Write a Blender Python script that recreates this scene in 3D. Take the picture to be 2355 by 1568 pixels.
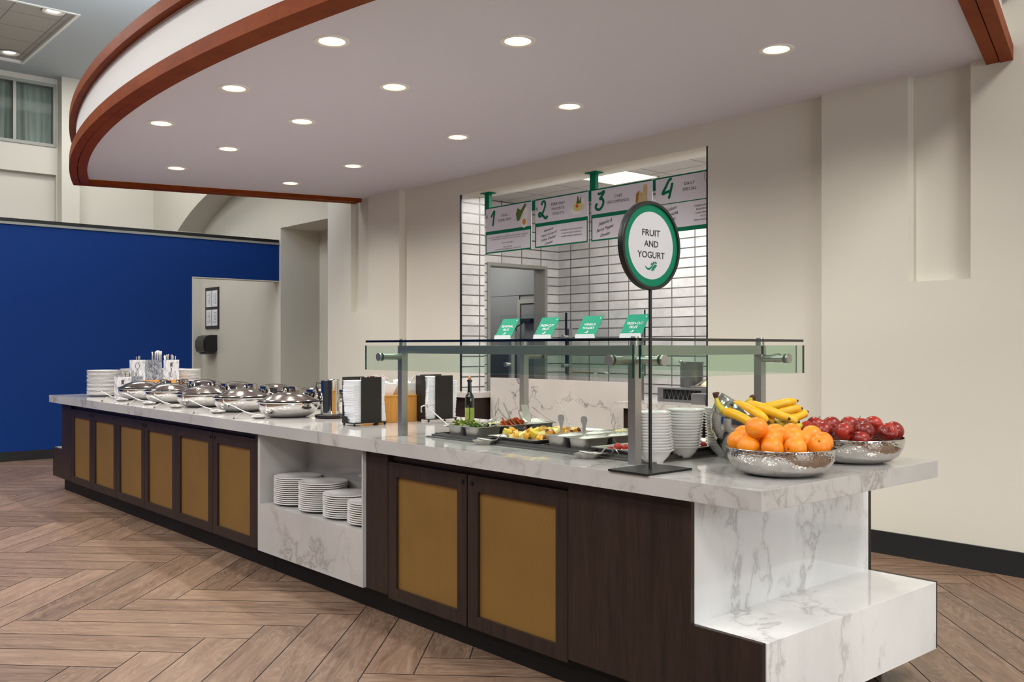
import bpy, bmesh, math, random
from mathutils import Vector, Matrix
random.seed(7)
for o in list(bpy.data.objects): bpy.data.objects.remove(o)
SC = bpy.context.scene; COL = SC.collection
PI = math.pi
def R(d): return d*PI/180

# ------------------------------------------------------------------ camera
F, CX, CY, HC, AZ = 2150., 1177.5, 798., 1.375, R(41.13)
cd = bpy.data.cameras.new('camera'); cam = bpy.data.objects.new('camera', cd); COL.objects.link(cam)
cam.location = (0, 0, HC); cam.rotation_euler = (PI/2, 0, -AZ)
cd.sensor_width = 36; cd.lens = F/2355*36; cd.shift_y = 14/2355; cd.clip_start = .05; cd.clip_end = 80
SC.camera = cam
FW = (math.sin(AZ), math.cos(AZ)); RT = (math.cos(AZ), -math.sin(AZ))
def at(px, py, X=None, Y=None, Z=None, D=None):
    """real place of something seen in the photo, on a known plane (or at a known depth)"""
    t = (px-CX)/F; r = (FW[0]+t*RT[0], FW[1]+t*RT[1], (CY-py)/F)
    k = X/r[0] if X is not None else Y/r[1] if Y is not None else D if D is not None else (Z-HC)/r[2]
    return Vector((k*r[0], k*r[1], HC+k*r[2]))

# ------------------------------------------------------------------ world, lights, exposure
w = bpy.data.worlds.new('world'); SC.world = w; w.use_nodes = True
w.node_tree.nodes['Background'].inputs[0].default_value = (.9, .95, 1, 1)
w.node_tree.nodes['Background'].inputs[1].default_value = .35
vs = SC.view_settings; vs.view_transform = 'Standard'; vs.look = 'None'; vs.gamma = 1; vs.exposure = 0.55; vs.use_curve_mapping = False
WARM = (1, .955, .88); NEUT = (1, .98, .95); COOL = (.88, .94, 1)
def area(name, loc, sx, sy, e, col, rot=(0, 0, 0)):
    l = bpy.data.lights.new(name, 'AREA'); l.shape = 'RECTANGLE'; l.size = sx; l.size_y = sy; l.energy = e; l.color = col
    o = bpy.data.objects.new(name, l); COL.objects.link(o); o.location = loc; o.rotation_euler = rot
    return o
def spot(name, loc, e, col, ang=120, rad=.05, blend=.8):
    l = bpy.data.lights.new(name, 'SPOT'); l.energy = e; l.color = col; l.spot_size = R(ang); l.spot_blend = blend; l.shadow_soft_size = rad
    o = bpy.data.objects.new(name, l); COL.objects.link(o); o.location = loc
    return o
DOWN = [(x, y) for x, ys in ((2.78, (4.77, 6.08, 7.41)), (3.59, (4.06, 5.33, 6.62, 7.97, 9.17)), (4.85, (3.16, 4.91, 6.25, 7.92, 9.2))) for y in ys]
for i, (x, y) in enumerate(DOWN): spot('downlight_lamp', (x, y, 3.135), 50, WARM, 150, .05, 1)
for x in (-4.6, -1.2):
    for y in (-3, 1.5, 6.5, 11): area('lobby_lamp', (x, y, 5.66), 1.6, 1.6, 105, NEUT)
area('entry_lamp', (1.6, 12.2, 5.66), 1.2, 1.2, 70, NEUT)
area('ceiling_fill', (3.9, 6.5, 3.68), 2.6, 7, 340, COOL, (PI, 0, 0))  # added upward fill that brightens the high ceiling, no cove fixture behind it
area('near_wall_fill', (1.8, -5.9, 2.1), 5, 2.6, 150, (.93, .97, 1), (-PI/2, 0, PI))  # added fill light for faces towards -y, the near wall has no window
area('corridor_lamp', (4.6, 14.4, 5.66), 1.6, .8, 38, NEUT)
area('counter_end_fill', (3.6, -1.6, 5.66), 1.6, 1.6, 150, WARM)  # added fill light for the marble step and upright, no fixture modelled
area('kitchen_lamp', (7.15, 6.55, 3.09), .58, .58, 34, NEUT)
area('kitchen_lamp', (7.15, 4.75, 3.09), .58, .58, 18, NEUT)

# ------------------------------------------------------------------ materials
def lin(h):
    v = [int(h[i:i+2], 16)/255 for i in (1, 3, 5)]
    return tuple(x/12.92 if x <= .04045 else ((x+.055)/1.055)**2.4 for x in v)+(1,)
class NT:
    def __init__(s, name):
        s.m = bpy.data.materials.new(name); s.m.use_nodes = True; s.t = s.m.node_tree; s.b = s.t.nodes['Principled BSDF']; s.out = s.t.nodes['Material Output']
    def n(s, typ, **kw):
        nd = s.t.nodes.new(typ)
        for k, v in kw.items():
            if k in nd.inputs.keys(): nd.inputs[k].default_value = v
            else: setattr(nd, k, v)
        return nd
    def l(s, a, b): s.t.links.new(a, b)
    def coord(s, kind='Object', scale=(1, 1, 1), rot=(0, 0, 0)):
        tc = s.n('ShaderNodeTexCoord'); mp = s.n('ShaderNodeMapping'); mp.inputs['Scale'].default_value = scale; mp.inputs['Rotation'].default_value = rot
        s.l(tc.outputs[kind], mp.inputs[0]); return mp.outputs[0]
    def noise(s, vec, scale, detail=4, rough=.5, dist=0):
        n = s.n('ShaderNodeTexNoise'); n.inputs['Scale'].default_value = scale; n.inputs['Detail'].default_value = detail
        n.inputs['Roughness'].default_value = rough; n.inputs['Distortion'].default_value = dist; s.l(vec, n.inputs['Vector']); return n.outputs['Fac']
    def ramp(s, fac, stops, interp='LINEAR'):
        r = s.n('ShaderNodeValToRGB'); e = r.color_ramp.elements; r.color_ramp.interpolation = interp
        while len(e) < len(stops): e.new(.5)
        for el, (p, c) in zip(e, stops): el.position = p; el.color = c if len(c) == 4 else tuple(c)+(1,)
        s.l(fac, r.inputs[0]); return r.outputs[0]
    def mix(s, f, a, b, mode='MIX'):
        m = s.n('ShaderNodeMix', data_type='RGBA', blend_type=mode)
        for i, v in ((0, f), (6, a), (7, b)):
            if hasattr(v, 'is_output'): s.l(v, m.inputs[i])
            else: m.inputs[i].default_value = v
        return m.outputs[2]
    def math(s, op, a, b=0, c=0):
        m = s.n('ShaderNodeMath', operation=op)
        for i, v in enumerate((a, b, c)):
            if hasattr(v, 'is_output'): s.l(v, m.inputs[i])
            else: m.inputs[i].default_value = v
        return m.outputs[0]
    def bump(s, h, strength=.1, dist=.01):
        b = s.n('ShaderNodeBump'); b.inputs['Strength'].default_value = strength; b.inputs['Distance'].default_value = dist
        s.l(h, b.inputs['Height']); s.l(b.outputs[0], s.b.inputs['Normal'])
    def base(s, c):
        if hasattr(c, 'is_output'): s.l(c, s.b.inputs['Base Color'])
        else: s.b.inputs['Base Color'].default_value = c
    def pr(s, rough=.5, metal=0, spec=.5, coat=0, **kw):
        s.b.inputs['Roughness'].default_value = rough; s.b.inputs['Metallic'].default_value = metal
        s.b.inputs['Specular IOR Level'].default_value = spec; s.b.inputs['Coat Weight'].default_value = coat
        return s
M = {}
def plain(key, col, rough=.5, metal=0, var=.04, scale=6, bump=0, bscale=60, spec=.5, coat=0):
    t = NT(key); v = t.coord(); c = lin(col)
    f = t.noise(v, scale); d = tuple(x*(1-var*2.2) for x in c[:3])+(1,)
    t.base(t.mix(f, c, d)); t.pr(rough, metal, spec, coat)
    if bump: t.bump(t.noise(v, bscale, 3), bump, .005)
    M[key] = t.m; return t
plain('cream', '#dad6ca', .6, var=.03, scale=.7, bump=.05, bscale=90, spec=.3)
plain('cream_dull', '#cdc9be', .6, var=.03, scale=.7, bump=.05, bscale=90, spec=.3)
plain('soffit_white', '#dadae8', .7, var=.015, scale=.5, spec=.2)
plain('fascia_white', '#dedcda', .6, var=.01, spec=.3)
plain('sky_ceiling', '#bfc7cc', .7, var=.03, scale=.5, spec=.2)
plain('blue_paint', '#04347c', .55, var=.05, scale=.6, bump=.04, bscale=120, spec=.2)
plain('lobby_wall', '#343a45', .7, var=.1, scale=.5)
plain('baseboard', '#1d1f22', .4, var=.05)
plain('black', '#121212', .38, var=.1, scale=20, spec=.5)
plain('black_tex', '#241d19', .55, var=.3, scale=14, bump=.2, bscale=260, spec=.4)
plain('white_trim', '#efeeea', .5, var=.01)
plain('ceramic', '#eeecea', .16, var=.01, spec=.6, coat=.3)
plain('paper', '#edeef2', .8, var=.03, scale=40, spec=.2)
plain('cardwhite', '#e6e4ef', .5, var=.01, spec=.3)
plain('signwhite', '#c6c6ca', .5, var=.01, spec=.3)
plain('green', '#007656', .5, var=.03, spec=.2)
plain('brightgreen', '#009a78', .5, var=.02, spec=.2)
plain('ink', '#1c1b1e', .6, var=.02)
plain('inkwhite', '#f4f5f4', .5, var=.01)
plain('gray_metal', '#8b8c8c', .42, .75, var=.12, scale=9)
plain('gray_paint', '#7c7d7d', .45, var=.06, scale=3)
plain('gray_frame', '#9b9a93', .4, .2, var=.05)
plain('dark_metal', '#3a3c3d', .35, .8, var=.15)
plain('plastic_black', '#17181a', .25, var=.05, spec=.6)
plain('bamboo_dark', '#7a4a20', .5)
plain('cork', '#c98f6a', .7, var=.2, scale=80)
plain('oil_glass', '#0c120a', .06, var=.1, spec=.7, coat=.5)
plain('oil_label', '#9fae4e', .35, var=.25, scale=30)
plain('leaf', '#6c8f2e', .5, var=.35, scale=40)
plain('leaf_pale', '#a7b455', .5, var=.3, scale=50)
plain('tomato', '#f2743c', .3, var=.25, scale=40, spec=.6)
plain('strawberry', '#d62a22', .3, var=.3, scale=60, spec=.6, bump=.3, bscale=300)
plain('melon', '#f3a531', .35, var=.18, scale=30, spec=.5)
plain('cantaloupe', '#f6b13a', .35, var=.15, scale=30)
plain('honeydew', '#eee49a', .35, var=.1, scale=30)
plain('pineapple', '#f2cf45', .4, var=.15, scale=60)
plain('grape', '#5a1420', .15, var=.3, scale=30, spec=.6)
plain('yogurt', '#f6f4ee', .35, var=.02, spec=.5)
plain('cheese', '#f5edc4', .6, var=.1, scale=60)
plain('packet_white', '#e9e6e4', .5, var=.06, scale=50)
plain('packet_red', '#b53036', .5, var=.2, scale=50)
plain('stem_brown', '#5b3420', .7, var=.3, scale=60)
plain('food_beige', '#e8cf94', .5, var=.2, scale=60)
plain('curtain', '#a7aca6', .8, var=.12, scale=3)
plain('brown_ink', '#5b3b34', .5)
plain('gold', '#b07f35', .4, .3)
plain('acrylic', '#e6ecea', .1, var=.01, spec=.7)

def emis(key, col, st):
    t = NT(key); e = t.n('ShaderNodeEmission'); e.inputs[0].default_value = lin(col); e.inputs[1].default_value = st
    t.l(e.outputs[0], t.out.inputs[0]); M[key] = t.m
emis('lens', '#ffe9bd', 9); emis('panel_glow', '#fff0cf', 1.6); emis('coffer_lens', '#fff0d0', 3)

def glass(key, tint, refl=1.5, dens=1.0):
    t = NT(key); tr = t.n('ShaderNodeBsdfTransparent'); tr.inputs[0].default_value = tint
    g = t.n('ShaderNodeBsdfGlossy'); g.inputs['Roughness'].default_value = .0; g.inputs[0].default_value = (.9, .95, .92, 1)
    fr = t.n('ShaderNodeFresnel'); fr.inputs[0].default_value = refl
    geo = t.n('ShaderNodeNewGeometry'); fac = t.math('MULTIPLY', fr.outputs[0], t.math('SUBTRACT', 1, geo.outputs['Backfacing']))
    mx = t.n('ShaderNodeMixShader'); t.l(fac, mx.inputs[0]); t.l(tr.outputs[0], mx.inputs[1]); t.l(g.outputs[0], mx.inputs[2])
    t.l(mx.outputs[0], t.out.inputs[0]); M[key] = t.m
glass('glass', (.86, .93, .88, 1)); glass('glass_clear', (.95, .97, .96, 1)); glass('window_glass', (.9, .93, .92, 1), 1.12)
plain('glass_edge', '#0d3b30', .1, var=.1, spec=.8); plain('glass_edge_light', '#a8c9b8', .15, spec=.8); plain('shelf_edge', '#0a0d0c', .1, spec=.8)

def marble(key, basec, veinc, scale, lo, amt=.8, rough=.07, rot=(.3, .2, .6), fine=True, stretch=(1, 1, 1)):
    t = NT(key); v = t.coord('Object', stretch, rot)
    w1 = t.noise(v, scale*.9, 6, .55, .4)
    add = t.n('ShaderNodeVectorMath', operation='MULTIPLY_ADD')
    nz = t.n('ShaderNodeTexNoise'); nz.inputs['Scale'].default_value = scale*1.6; nz.inputs['Detail'].default_value = 6; t.l(v, nz.inputs['Vector'])
    t.l(nz.outputs['Color'], add.inputs[0]); add.inputs[1].default_value = (.5, .5, .5); t.l(v, add.inputs[2])
    n2 = t.noise(add.outputs[0], scale*.75, 7, .6)
    ridge = t.math('ABSOLUTE', t.math('SUBTRACT', n2, .5))
    vein = t.ramp(ridge, [(0, (1, 1, 1)), (lo, (.25, .25, .25)), (lo*3, (0, 0, 0))])
    mask = t.ramp(t.noise(v, scale*.55, 3), [(.38, (0, 0, 0)), (.58, (1, 1, 1))])
    vm = t.math('MULTIPLY', t.math('MULTIPLY', vein, mask), amt)
    cloud = t.ramp(w1, [(.35, (0, 0, 0)), (.75, (1, 1, 1))])
    c0 = t.mix(cloud, lin(basec), tuple(x*.80 for x in lin(basec)[:3])+(1,))
    t.base(t.mix(vm, c0, lin(veinc))); t.pr(rough, 0, .5, .0)
    M[key] = t.m
marble('marble_top', '#bdbab7', '#857d75', 1.6, .012, .75, .06)
marble('marble_step', '#ebebea', '#8f8a88', 2.2, .014, .6, .08, rot=(.2, .5, .3), stretch=(1, 1, .55))
marble('marble_black', '#cfcac4', '#201c1a', 1.5, .0035, 1.0, .12, rot=(.5, .3, .9))
marble('marble_crock', '#dcdcdf', '#5b5f6a', 9, .04, .9, .25, stretch=(1, 1, .4))
marble('marble_crock_dark', '#a9abb2', '#2f323b', 12, .06, 1, .25, rot=(.3, .6, .2), stretch=(1, 1, .4))

def wood(key, c1, c2, scale, stretch, rough=.4, coat=0, spec=.4, uv=None):
    t = NT(key); v = t.coord('Object', stretch)
    f1 = t.noise(v, scale, 6, .65, .6); f2 = t.noise(v, scale*6, 3, .5)
    f = t.math('MULTIPLY_ADD', f2, .35, t.math('MULTIPLY', f1, .75))
    t.base(t.ramp(f, [(.3, lin(c1)), (.8, lin(c2))])); t.pr(rough, 0, spec, coat)
    t.bump(f, .06, .004); M[key] = t.m
wood('walnut', '#160e0b', '#37271f', 4, (6, 6, .5), .42, spec=.35)
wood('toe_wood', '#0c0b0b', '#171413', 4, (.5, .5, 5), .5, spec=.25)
wood('cherry', '#6b2a09', '#8f430e', 2.2, (1, 1, 2), .5, spec=.08)
wood('bamboo', '#b9772d', '#e0a552', 5, (9, 9, .4), .4)

def floor_mat():
    t = NT('floor_planks')
    uv = t.n('ShaderNodeTexCoord').outputs['UV']
    mp = t.n('ShaderNodeMapping'); mp.inputs['Scale'].default_value = (1, 7, 1); t.l(uv, mp.inputs[0])
    a = t.noise(mp.outputs[0], 2.2, 6, .62, 1.2)
    mp2 = t.n('ShaderNodeMapping'); mp2.inputs['Scale'].default_value = (1.5, 38, 1); t.l(uv, mp2.inputs[0])
    b = t.noise(mp2.outputs[0], 3, 5, .7, .3)
    at_ = t.n('ShaderNodeAttribute', attribute_name='tone')
    mpw = t.n('ShaderNodeMapping'); mpw.inputs['Scale'].default_value = (.9, 4.2, 1); t.l(uv, mpw.inputs[0])
    nw = t.noise(mpw.outputs[0], 1.5, 3, .5, .6)
    rings = t.math('FRACT', t.math('MULTIPLY', nw, 15))
    rg = t.ramp(rings, [(0, (1, 1, 1)), (.18, (.2, .2, .2)), (.7, (0, 0, 0)), (1, (1, 1, 1))])
    f = t.math('ADD', t.math('MULTIPLY', a, .55), t.math('ADD', t.math('MULTIPLY', b, .32), t.math('MULTIPLY', at_.outputs['Fac'], .16)))
    col = t.ramp(f, [(.32, lin('#4d3a2d')), (.47, lin('#6d5544')), (.62, lin('#856b58')), (.78, lin('#987e6a'))])
    col = t.mix(t.math('MULTIPLY', rg, .22), col, lin('#ad9884'))
    t.base(col); t.pr(.36, 0, .4)
    t.bump(b, .08, .003); M['floor_planks'] = t.m
floor_mat()
plain('grout', '#241d19', .8)

def brushed(key, col, rough, stretch=(1, 1, 40), metal=1):
    t = NT(key); v = t.coord('Object', stretch); f = t.noise(v, 12, 3)
    c = lin(col); t.base(t.mix(f, c, tuple(x*.82 for x in c[:3])+(1,))); t.pr(rough, metal)
    t.bump(f, .02, .002); M[key] = t.m
brushed('steel', '#b5b3b0', .38); brushed('steel_h', '#bab8b5', .4, (1, 1, 60)); brushed('pan_steel', '#c6c1bc', .36, (3, 3, 12), .82); brushed('chrome', '#d9d8d6', .05, (1, 1, 1))
brushed('bowl_polish', '#cfccc7', .12, (1, 1, 1)); brushed('lid_steel', '#b8b0a9', .13, (1, 1, 30)); brushed('flatware', '#e6e4e0', .26, (1, 1, 1), .8); brushed('well_steel', '#8a8884', .35, (1, 60, 1))
def hammered():
    t = NT('hammered'); v = t.coord('UV', (120, 13, 1))
    vo = t.n('ShaderNodeTexVoronoi'); vo.inputs['Scale'].default_value = 1.0; t.l(v, vo.inputs['Vector'])
    t.base(lin('#cfccc8')); t.pr(.1, 1); t.bump(vo.outputs['Distance'], .22, .004); M['hammered'] = t.m
hammered()
def perforated():
    t = NT('perforated_brass'); tc = t.n('ShaderNodeTexCoord').outputs['Object']; sp = t.n('ShaderNodeSeparateXYZ'); t.l(tc, sp.inputs[0])
    P = .0072
    y = t.math('DIVIDE', sp.outputs[1], P); z = t.math('DIVIDE', sp.outputs[2], P*.62)
    row = t.math('MODULO', t.math('FLOOR', z), 2)
    yy = t.math('SUBTRACT', t.math('FRACT', t.math('ADD', y, t.math('MULTIPLY', row, .5))), .5)
    zz = t.math('MULTIPLY', t.math('SUBTRACT', t.math('FRACT', z), .5), .75)
    d = t.math('SQRT', t.math('ADD', t.math('MULTIPLY', yy, yy), t.math('MULTIPLY', zz, zz)))
    hole = t.ramp(d, [(.20, (1, 1, 1)), (.30, (0, 0, 0))])
    nz = t.noise(tc, 3, 3)
    c = t.mix(nz, lin('#a17a38'), lin('#876533'))
    t.base(t.mix(t.math('MULTIPLY', hole, .75), c, lin('#2d1d0d'))); t.pr(.45, .35)
    t.bump(hole, -.15, .002); M['perforated_brass'] = t.m
perforated()
def tiles(key, axis, ox=0, oz=0):
    t = NT(key); tc = t.n('ShaderNodeTexCoord').outputs['Object']; sp = t.n('ShaderNodeSeparateXYZ'); t.l(tc, sp.inputs[0])
    cb = t.n('ShaderNodeCombineXYZ'); t.l(t.math('ADD', sp.outputs[axis], ox), cb.inputs[0]); t.l(t.math('ADD', sp.outputs[2], oz), cb.inputs[1])
    br = t.n('ShaderNodeTexBrick'); br.offset = 0; br.squash = 1; t.l(cb.outputs[0], br.inputs['Vector'])
    br.inputs['Scale'].default_value = 1; br.inputs['Brick Width'].default_value = .32; br.inputs['Row Height'].default_value = .108
    br.inputs['Mortar Size'].default_value = .0075; br.inputs['Mortar Smooth'].default_value = .15
    br.inputs['Color1'].default_value = lin('#c9c7c6'); br.inputs['Color2'].default_value = lin('#e0dedb'); br.inputs['Mortar'].default_value = lin('#55524e')
    n = t.ramp(t.noise(tc, 3.5, 6, .65), [(.4, (0, 0, 0)), (.65, (1, 1, 1))]); c = t.mix(t.math('MULTIPLY', n, .45), br.outputs['Color'], lin('#9c9b9a'), 'MIX')
    t.base(c); t.pr(.3, 0, .5); inv = t.math('SUBTRACT', 1, br.outputs['Fac']); t.bump(inv, .5, .006); M[key] = t.m
tiles('tile_y', 1, .04, .02); tiles('tile_x', 0, .1, .02)
def ceil_tiles(key, s, col, line):
    t = NT(key); tc = t.n('ShaderNodeTexCoord').outputs['Object']
    br = t.n('ShaderNodeTexBrick'); br.offset = 0; t.l(tc, br.inputs['Vector']); br.inputs['Scale'].default_value = 1
    br.inputs['Brick Width'].default_value = s; br.inputs['Row Height'].default_value = s; br.inputs['Mortar Size'].default_value = .008
    br.inputs['Color1'].default_value = lin(col); br.inputs['Color2'].default_value = lin(col); br.inputs['Mortar'].default_value = lin(line)
    n = t.noise(tc, 40, 3); t.base(t.mix(t.math('MULTIPLY', n, .2), br.outputs['Color'], lin(line))); t.pr(.85, 0, .2); M[key] = t.m
ceil_tiles('ceil_tile', .61, '#d0cdc9', '#8b8883'); ceil_tiles('coffer_tile', .61, '#b3aea6', '#827e78')
def diamond():
    t = NT('diamond_plate'); v = t.coord('Object', (1, 1, 1), (R(45), 0, 0)); ck = t.n('ShaderNodeTexVoronoi'); ck.inputs['Scale'].default_value = 28; ck.inputs['Randomness'].default_value = 0
    t.l(v, ck.inputs['Vector']); h = t.ramp(ck.outputs['Distance'], [(.15, (1, 1, 1)), (.3, (0, 0, 0))])
    t.base(t.mix(h, lin('#5d6061'), lin('#c5c6c5'))); t.pr(.35, .6); M['diamond_plate'] = t.m
diamond()
def fruit(key, c1, c2, sc, b, rough, stretch=(1, 1, 1)):
    t = NT(key); oi = t.n('ShaderNodeObjectInfo'); tc = t.n('ShaderNodeTexCoord')
    ad = t.n('ShaderNodeVectorMath', operation='ADD'); cb = t.n('ShaderNodeCombineXYZ'); t.l(t.math('MULTIPLY', oi.outputs['Random'], 9), cb.inputs[0])
    mp = t.n('ShaderNodeMapping'); mp.inputs['Scale'].default_value = stretch; t.l(tc.outputs['Object'], mp.inputs[0])
    t.l(mp.outputs[0], ad.inputs[0]); t.l(cb.outputs[0], ad.inputs[1])
    f = t.noise(ad.outputs[0], sc, 5, .6); t.base(t.ramp(f, [(.3, lin(c1)), (.72, lin(c2))])); t.pr(rough, 0, .5)
    if b: t.bump(t.noise(tc.outputs['Object'], 420, 2), b, .002)
    M[key] = t.m
fruit('orange', '#ea7a10', '#f1961a', 18, .25, .38); fruit('apple', '#3f080e', '#b8321f', 11, 0, .3, (1, 1, .3)); fruit('banana', '#dfa514', '#eebb22', 22, 0, .4, (1, 1, 1)); fruit('banana_green', '#a8a02a', '#d2ba33', 22, 0, .4)

# ------------------------------------------------------------------ mesh helpers
def NB(): return bmesh.new()
def box(bm, x0, x1, y0, y1, z0, z1, bev=0):
    x0, x1 = sorted((x0, x1)); y0, y1 = sorted((y0, y1)); z0, z1 = sorted((z0, z1))
    g = bmesh.ops.create_cube(bm, size=1)['verts']
    for v in g: v.co = Vector((x0+(v.co.x+.5)*(x1-x0), y0+(v.co.y+.5)*(y1-y0), z0+(v.co.z+.5)*(z1-z0)))
    if bev:
        es = list({e for v in g for e in v.link_edges}); bmesh.ops.bevel(bm, geom=es, offset=bev, segments=2, affect='EDGES', profile=.7)
    return bm
def prism(bm, poly, a0, a1, axis='z'):
    def P(u, v, a): return Vector((u, v, a)) if axis == 'z' else Vector((a, u, v)) if axis == 'x' else Vector((u, a, v))
    n = len(poly); A = [bm.verts.new(P(u, v, a0)) for u, v in poly]; B = [bm.verts.new(P(u, v, a1)) for u, v in poly]
    bm.faces.new(A); bm.faces.new(B[::-1])
    for i in range(n): bm.faces.new((A[i], B[i], B[(i+1) % n], A[(i+1) % n]))
    return bm
def lathe(bm, prof, n=32, loc=(0, 0, 0), uv=False):
    rings = []; L = Vector(loc)
    for r, z in prof:
        if r < 1e-5: rings.append([bm.verts.new(L+Vector((0, 0, z)))])
        else: rings.append([bm.verts.new(L+Vector((r*math.cos(2*PI*i/n), r*math.sin(2*PI*i/n), z))) for i in range(n)])
    for a, b in zip(rings, rings[1:]):
        if len(a) == 1 and len(b) == 1: continue
        for i in range(n):
            j = (i+1) % n
            if len(a) == 1: f = (a[0], b[j], b[i])
            elif len(b) == 1: f = (a[i], a[j], b[0])
            else: f = (a[i], a[j], b[j], b[i])
            bm.faces.new(f)
    if uv:
        l = bm.loops.layers.uv.verify(); zs = [p[1] for p in prof]; z0, z1 = min(zs), max(zs)
        for f in bm.faces:
            for lp in f.loops:
                c = lp.vert.co-L; a = math.atan2(c.y, c.x)/(2*PI)
                lp[l].uv = (a if a >= 0 else a+1, (c.z-z0)/(z1-z0))
            us = [lp[l].uv.x for lp in f.loops]
            if max(us)-min(us) > .5:
                for lp in f.loops:
                    if lp[l].uv.x < .5: lp[l].uv.x += 1
    return bm
def tube(bm, pts, r, n=8, caps=True, sq=1.0, up=None):
    pts = [Vector(p) for p in pts]; rs = r if isinstance(r, (list, tuple)) else [r]*len(pts); rings = []; prev = None
    for i, p in enumerate(pts):
        d = (pts[min(i+1, len(pts)-1)]-pts[max(i-1, 0)]).normalized()
        if prev is None: a = Vector(up) if up else (Vector((0, 0, 1)) if abs(d.z) < .9 else Vector((1, 0, 0)))
        else: a = prev
        a = (a-d*a.dot(d)).normalized(); b = d.cross(a); prev = a
        rings.append([bm.verts.new(p+(a*math.cos(2*PI*k/n)*sq+b*math.sin(2*PI*k/n))*rs[i]) for k in range(n)])
    for A, B in zip(rings, rings[1:]):
        for k in range(n): bm.faces.new((A[k], A[(k+1) % n], B[(k+1) % n], B[k]))
    if caps: bm.faces.new(rings[0][::-1]); bm.faces.new(rings[-1])
    return bm
def ribbon(bm, pts, ws, t, side=(0, 1, 0)):
    """flat strip through pts, half width ws along side, thickness t"""
    pts = [Vector(p) for p in pts]; s = Vector(side).normalized(); ws = ws if isinstance(ws, (list, tuple)) else [ws]*len(pts); rings = []
    for i, p in enumerate(pts):
        d = (pts[min(i+1, len(pts)-1)]-pts[max(i-1, 0)]).normalized(); n = d.cross(s).normalized()*t/2; w_ = s*ws[i]
        rings.append([bm.verts.new(p+w_+n), bm.verts.new(p-w_+n), bm.verts.new(p-w_-n), bm.verts.new(p+w_-n)])
    for A, B in zip(rings, rings[1:]):
        for k in range(4): bm.faces.new((A[k], A[(k+1) % 4], B[(k+1) % 4], B[k]))
    bm.faces.new(rings[0][::-1]); bm.faces.new(rings[-1]); return bm
def ball(bm, loc, r, sc=(1, 1, 1), seg=16, rings=10):
    g = bmesh.ops.create_uvsphere(bm, u_segments=seg, v_segments=rings, radius=1)['verts']
    for v in g: v.co = Vector(loc)+Vector((v.co.x*r*sc[0], v.co.y*r*sc[1], v.co.z*r*sc[2]))
    return bm
def jit(bm, a, seed=0):
    rd = random.Random(seed)
    for v in bm.verts: v.co += Vector((rd.uniform(-a, a), rd.uniform(-a, a), rd.uniform(-a, a)))
    return bm
def obj(name, bm, mats, parent=None, smooth=None, loc=None, rz=0, label=None):
    bmesh.ops.recalc_face_normals(bm, faces=bm.faces)
    me = bpy.data.meshes.new(name); bm.to_mesh(me); bm.free()
    mats = mats if isinstance(mats, (list, tuple)) else [mats]
    for m in mats: me.materials.append(M[m])
    if smooth is not None:
        me.polygons.foreach_set('use_smooth', [True]*len(me.polygons)); me.set_sharp_from_angle(angle=R(smooth))
    o = bpy.data.objects.new(name, me); COL.objects.link(o)
    if parent: o.parent = parent
    if loc is not None: o.location = loc
    o.rotation_euler.z = rz
    if label: o['label'] = label
    return o
def tag(o, label, cat, group=None, kind=None):
    o['label'] = label; o['category'] = cat
    if group: o['group'] = group
    if kind: o['kind'] = kind
    return o
def st(o): o['kind'] = 'structure'; return o
def thing(name, label, cat, loc=(0, 0, 0), rz=0, group=None, rot=None):
    o = bpy.data.objects.new(name, None); COL.objects.link(o); o.location = loc
    o.rotation_euler = rot if rot else (0, 0, rz); o.empty_display_size = .05
    return tag(o, label, cat, group)
def kids(o): return [c for c in bpy.data.objects if c.parent is o]
def dup(root, loc, rz=0, label=None, group=None, rot=None, scale=None):
    def cp(o, par):
        c = o.copy(); COL.objects.link(c); c.parent = par
        for k in kids(o): cp(k, c)
        return c
    ks = kids(root); r = root.copy(); COL.objects.link(r)
    for k in ks: cp(k, r)
    r.location = loc; r.rotation_euler = rot if rot else (0, 0, rz)
    if scale: r.scale = scale
    if label: r['label'] = label
    if group: r['group'] = group
    return r
ORD = 'first second third fourth fifth sixth seventh eighth ninth tenth eleventh twelfth thirteenth fourteenth fifteenth sixteenth seventeenth eighteenth nineteenth twentieth twenty-first twenty-second twenty-third'.split()
def nth(i, n): return 'topmost' if i == n-1 else 'lowest' if i == 0 else ORD[n-1-i]+' from the top'
TX = Matrix(((0, 0, -1, 0), (-1, 0, 0, 0), (0, 1, 0, 0), (0, 0, 0, 1)))    # text on a face that looks towards -x
TY = Matrix(((1, 0, 0, 0), (0, 0, -1, 0), (0, 1, 0, 0), (0, 0, 0, 1)))     # text on a face that looks towards -y
def textbm(bm, s, cx, cy, h, wd=None, shear=0, space=1.0, bold=.009):
    c = bpy.data.curves.new('t', 'FONT'); c.body = s; c.size = 1; c.extrude = .0; c.align_x = 'CENTER'; c.shear = shear; c.space_character = space; c.resolution_u = 3; c.offset = 0 if 'M' in s else bold
    o = bpy.data.objects.new('t', c); COL.objects.link(o); bpy.context.view_layer.update()
    me = bpy.data.meshes.new_from_object(o); bpy.data.objects.remove(o); bpy.data.curves.remove(c)
    if not me.vertices: return bm
    xs = [v.co.x for v in me.vertices]; ys = [v.co.y for v in me.vertices]
    x0, x1 = min(xs), max(xs); k = h/.73; kx = wd/(x1-x0) if wd else k
    n0 = len(bm.verts); bm.from_mesh(me); bm.verts.ensure_lookup_table()
    for v in bm.verts[n0:]: v.co = Vector((cx+(v.co.x-(x0+x1)/2)*kx, cy+v.co.y*k, 0))
    bpy.data.meshes.remove(me); return bm
def flat(bm, poly, z=0):
    vs_ = [bm.verts.new((u, v, z)) for u, v in poly]; bm.faces.new(vs_); return bm
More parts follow.
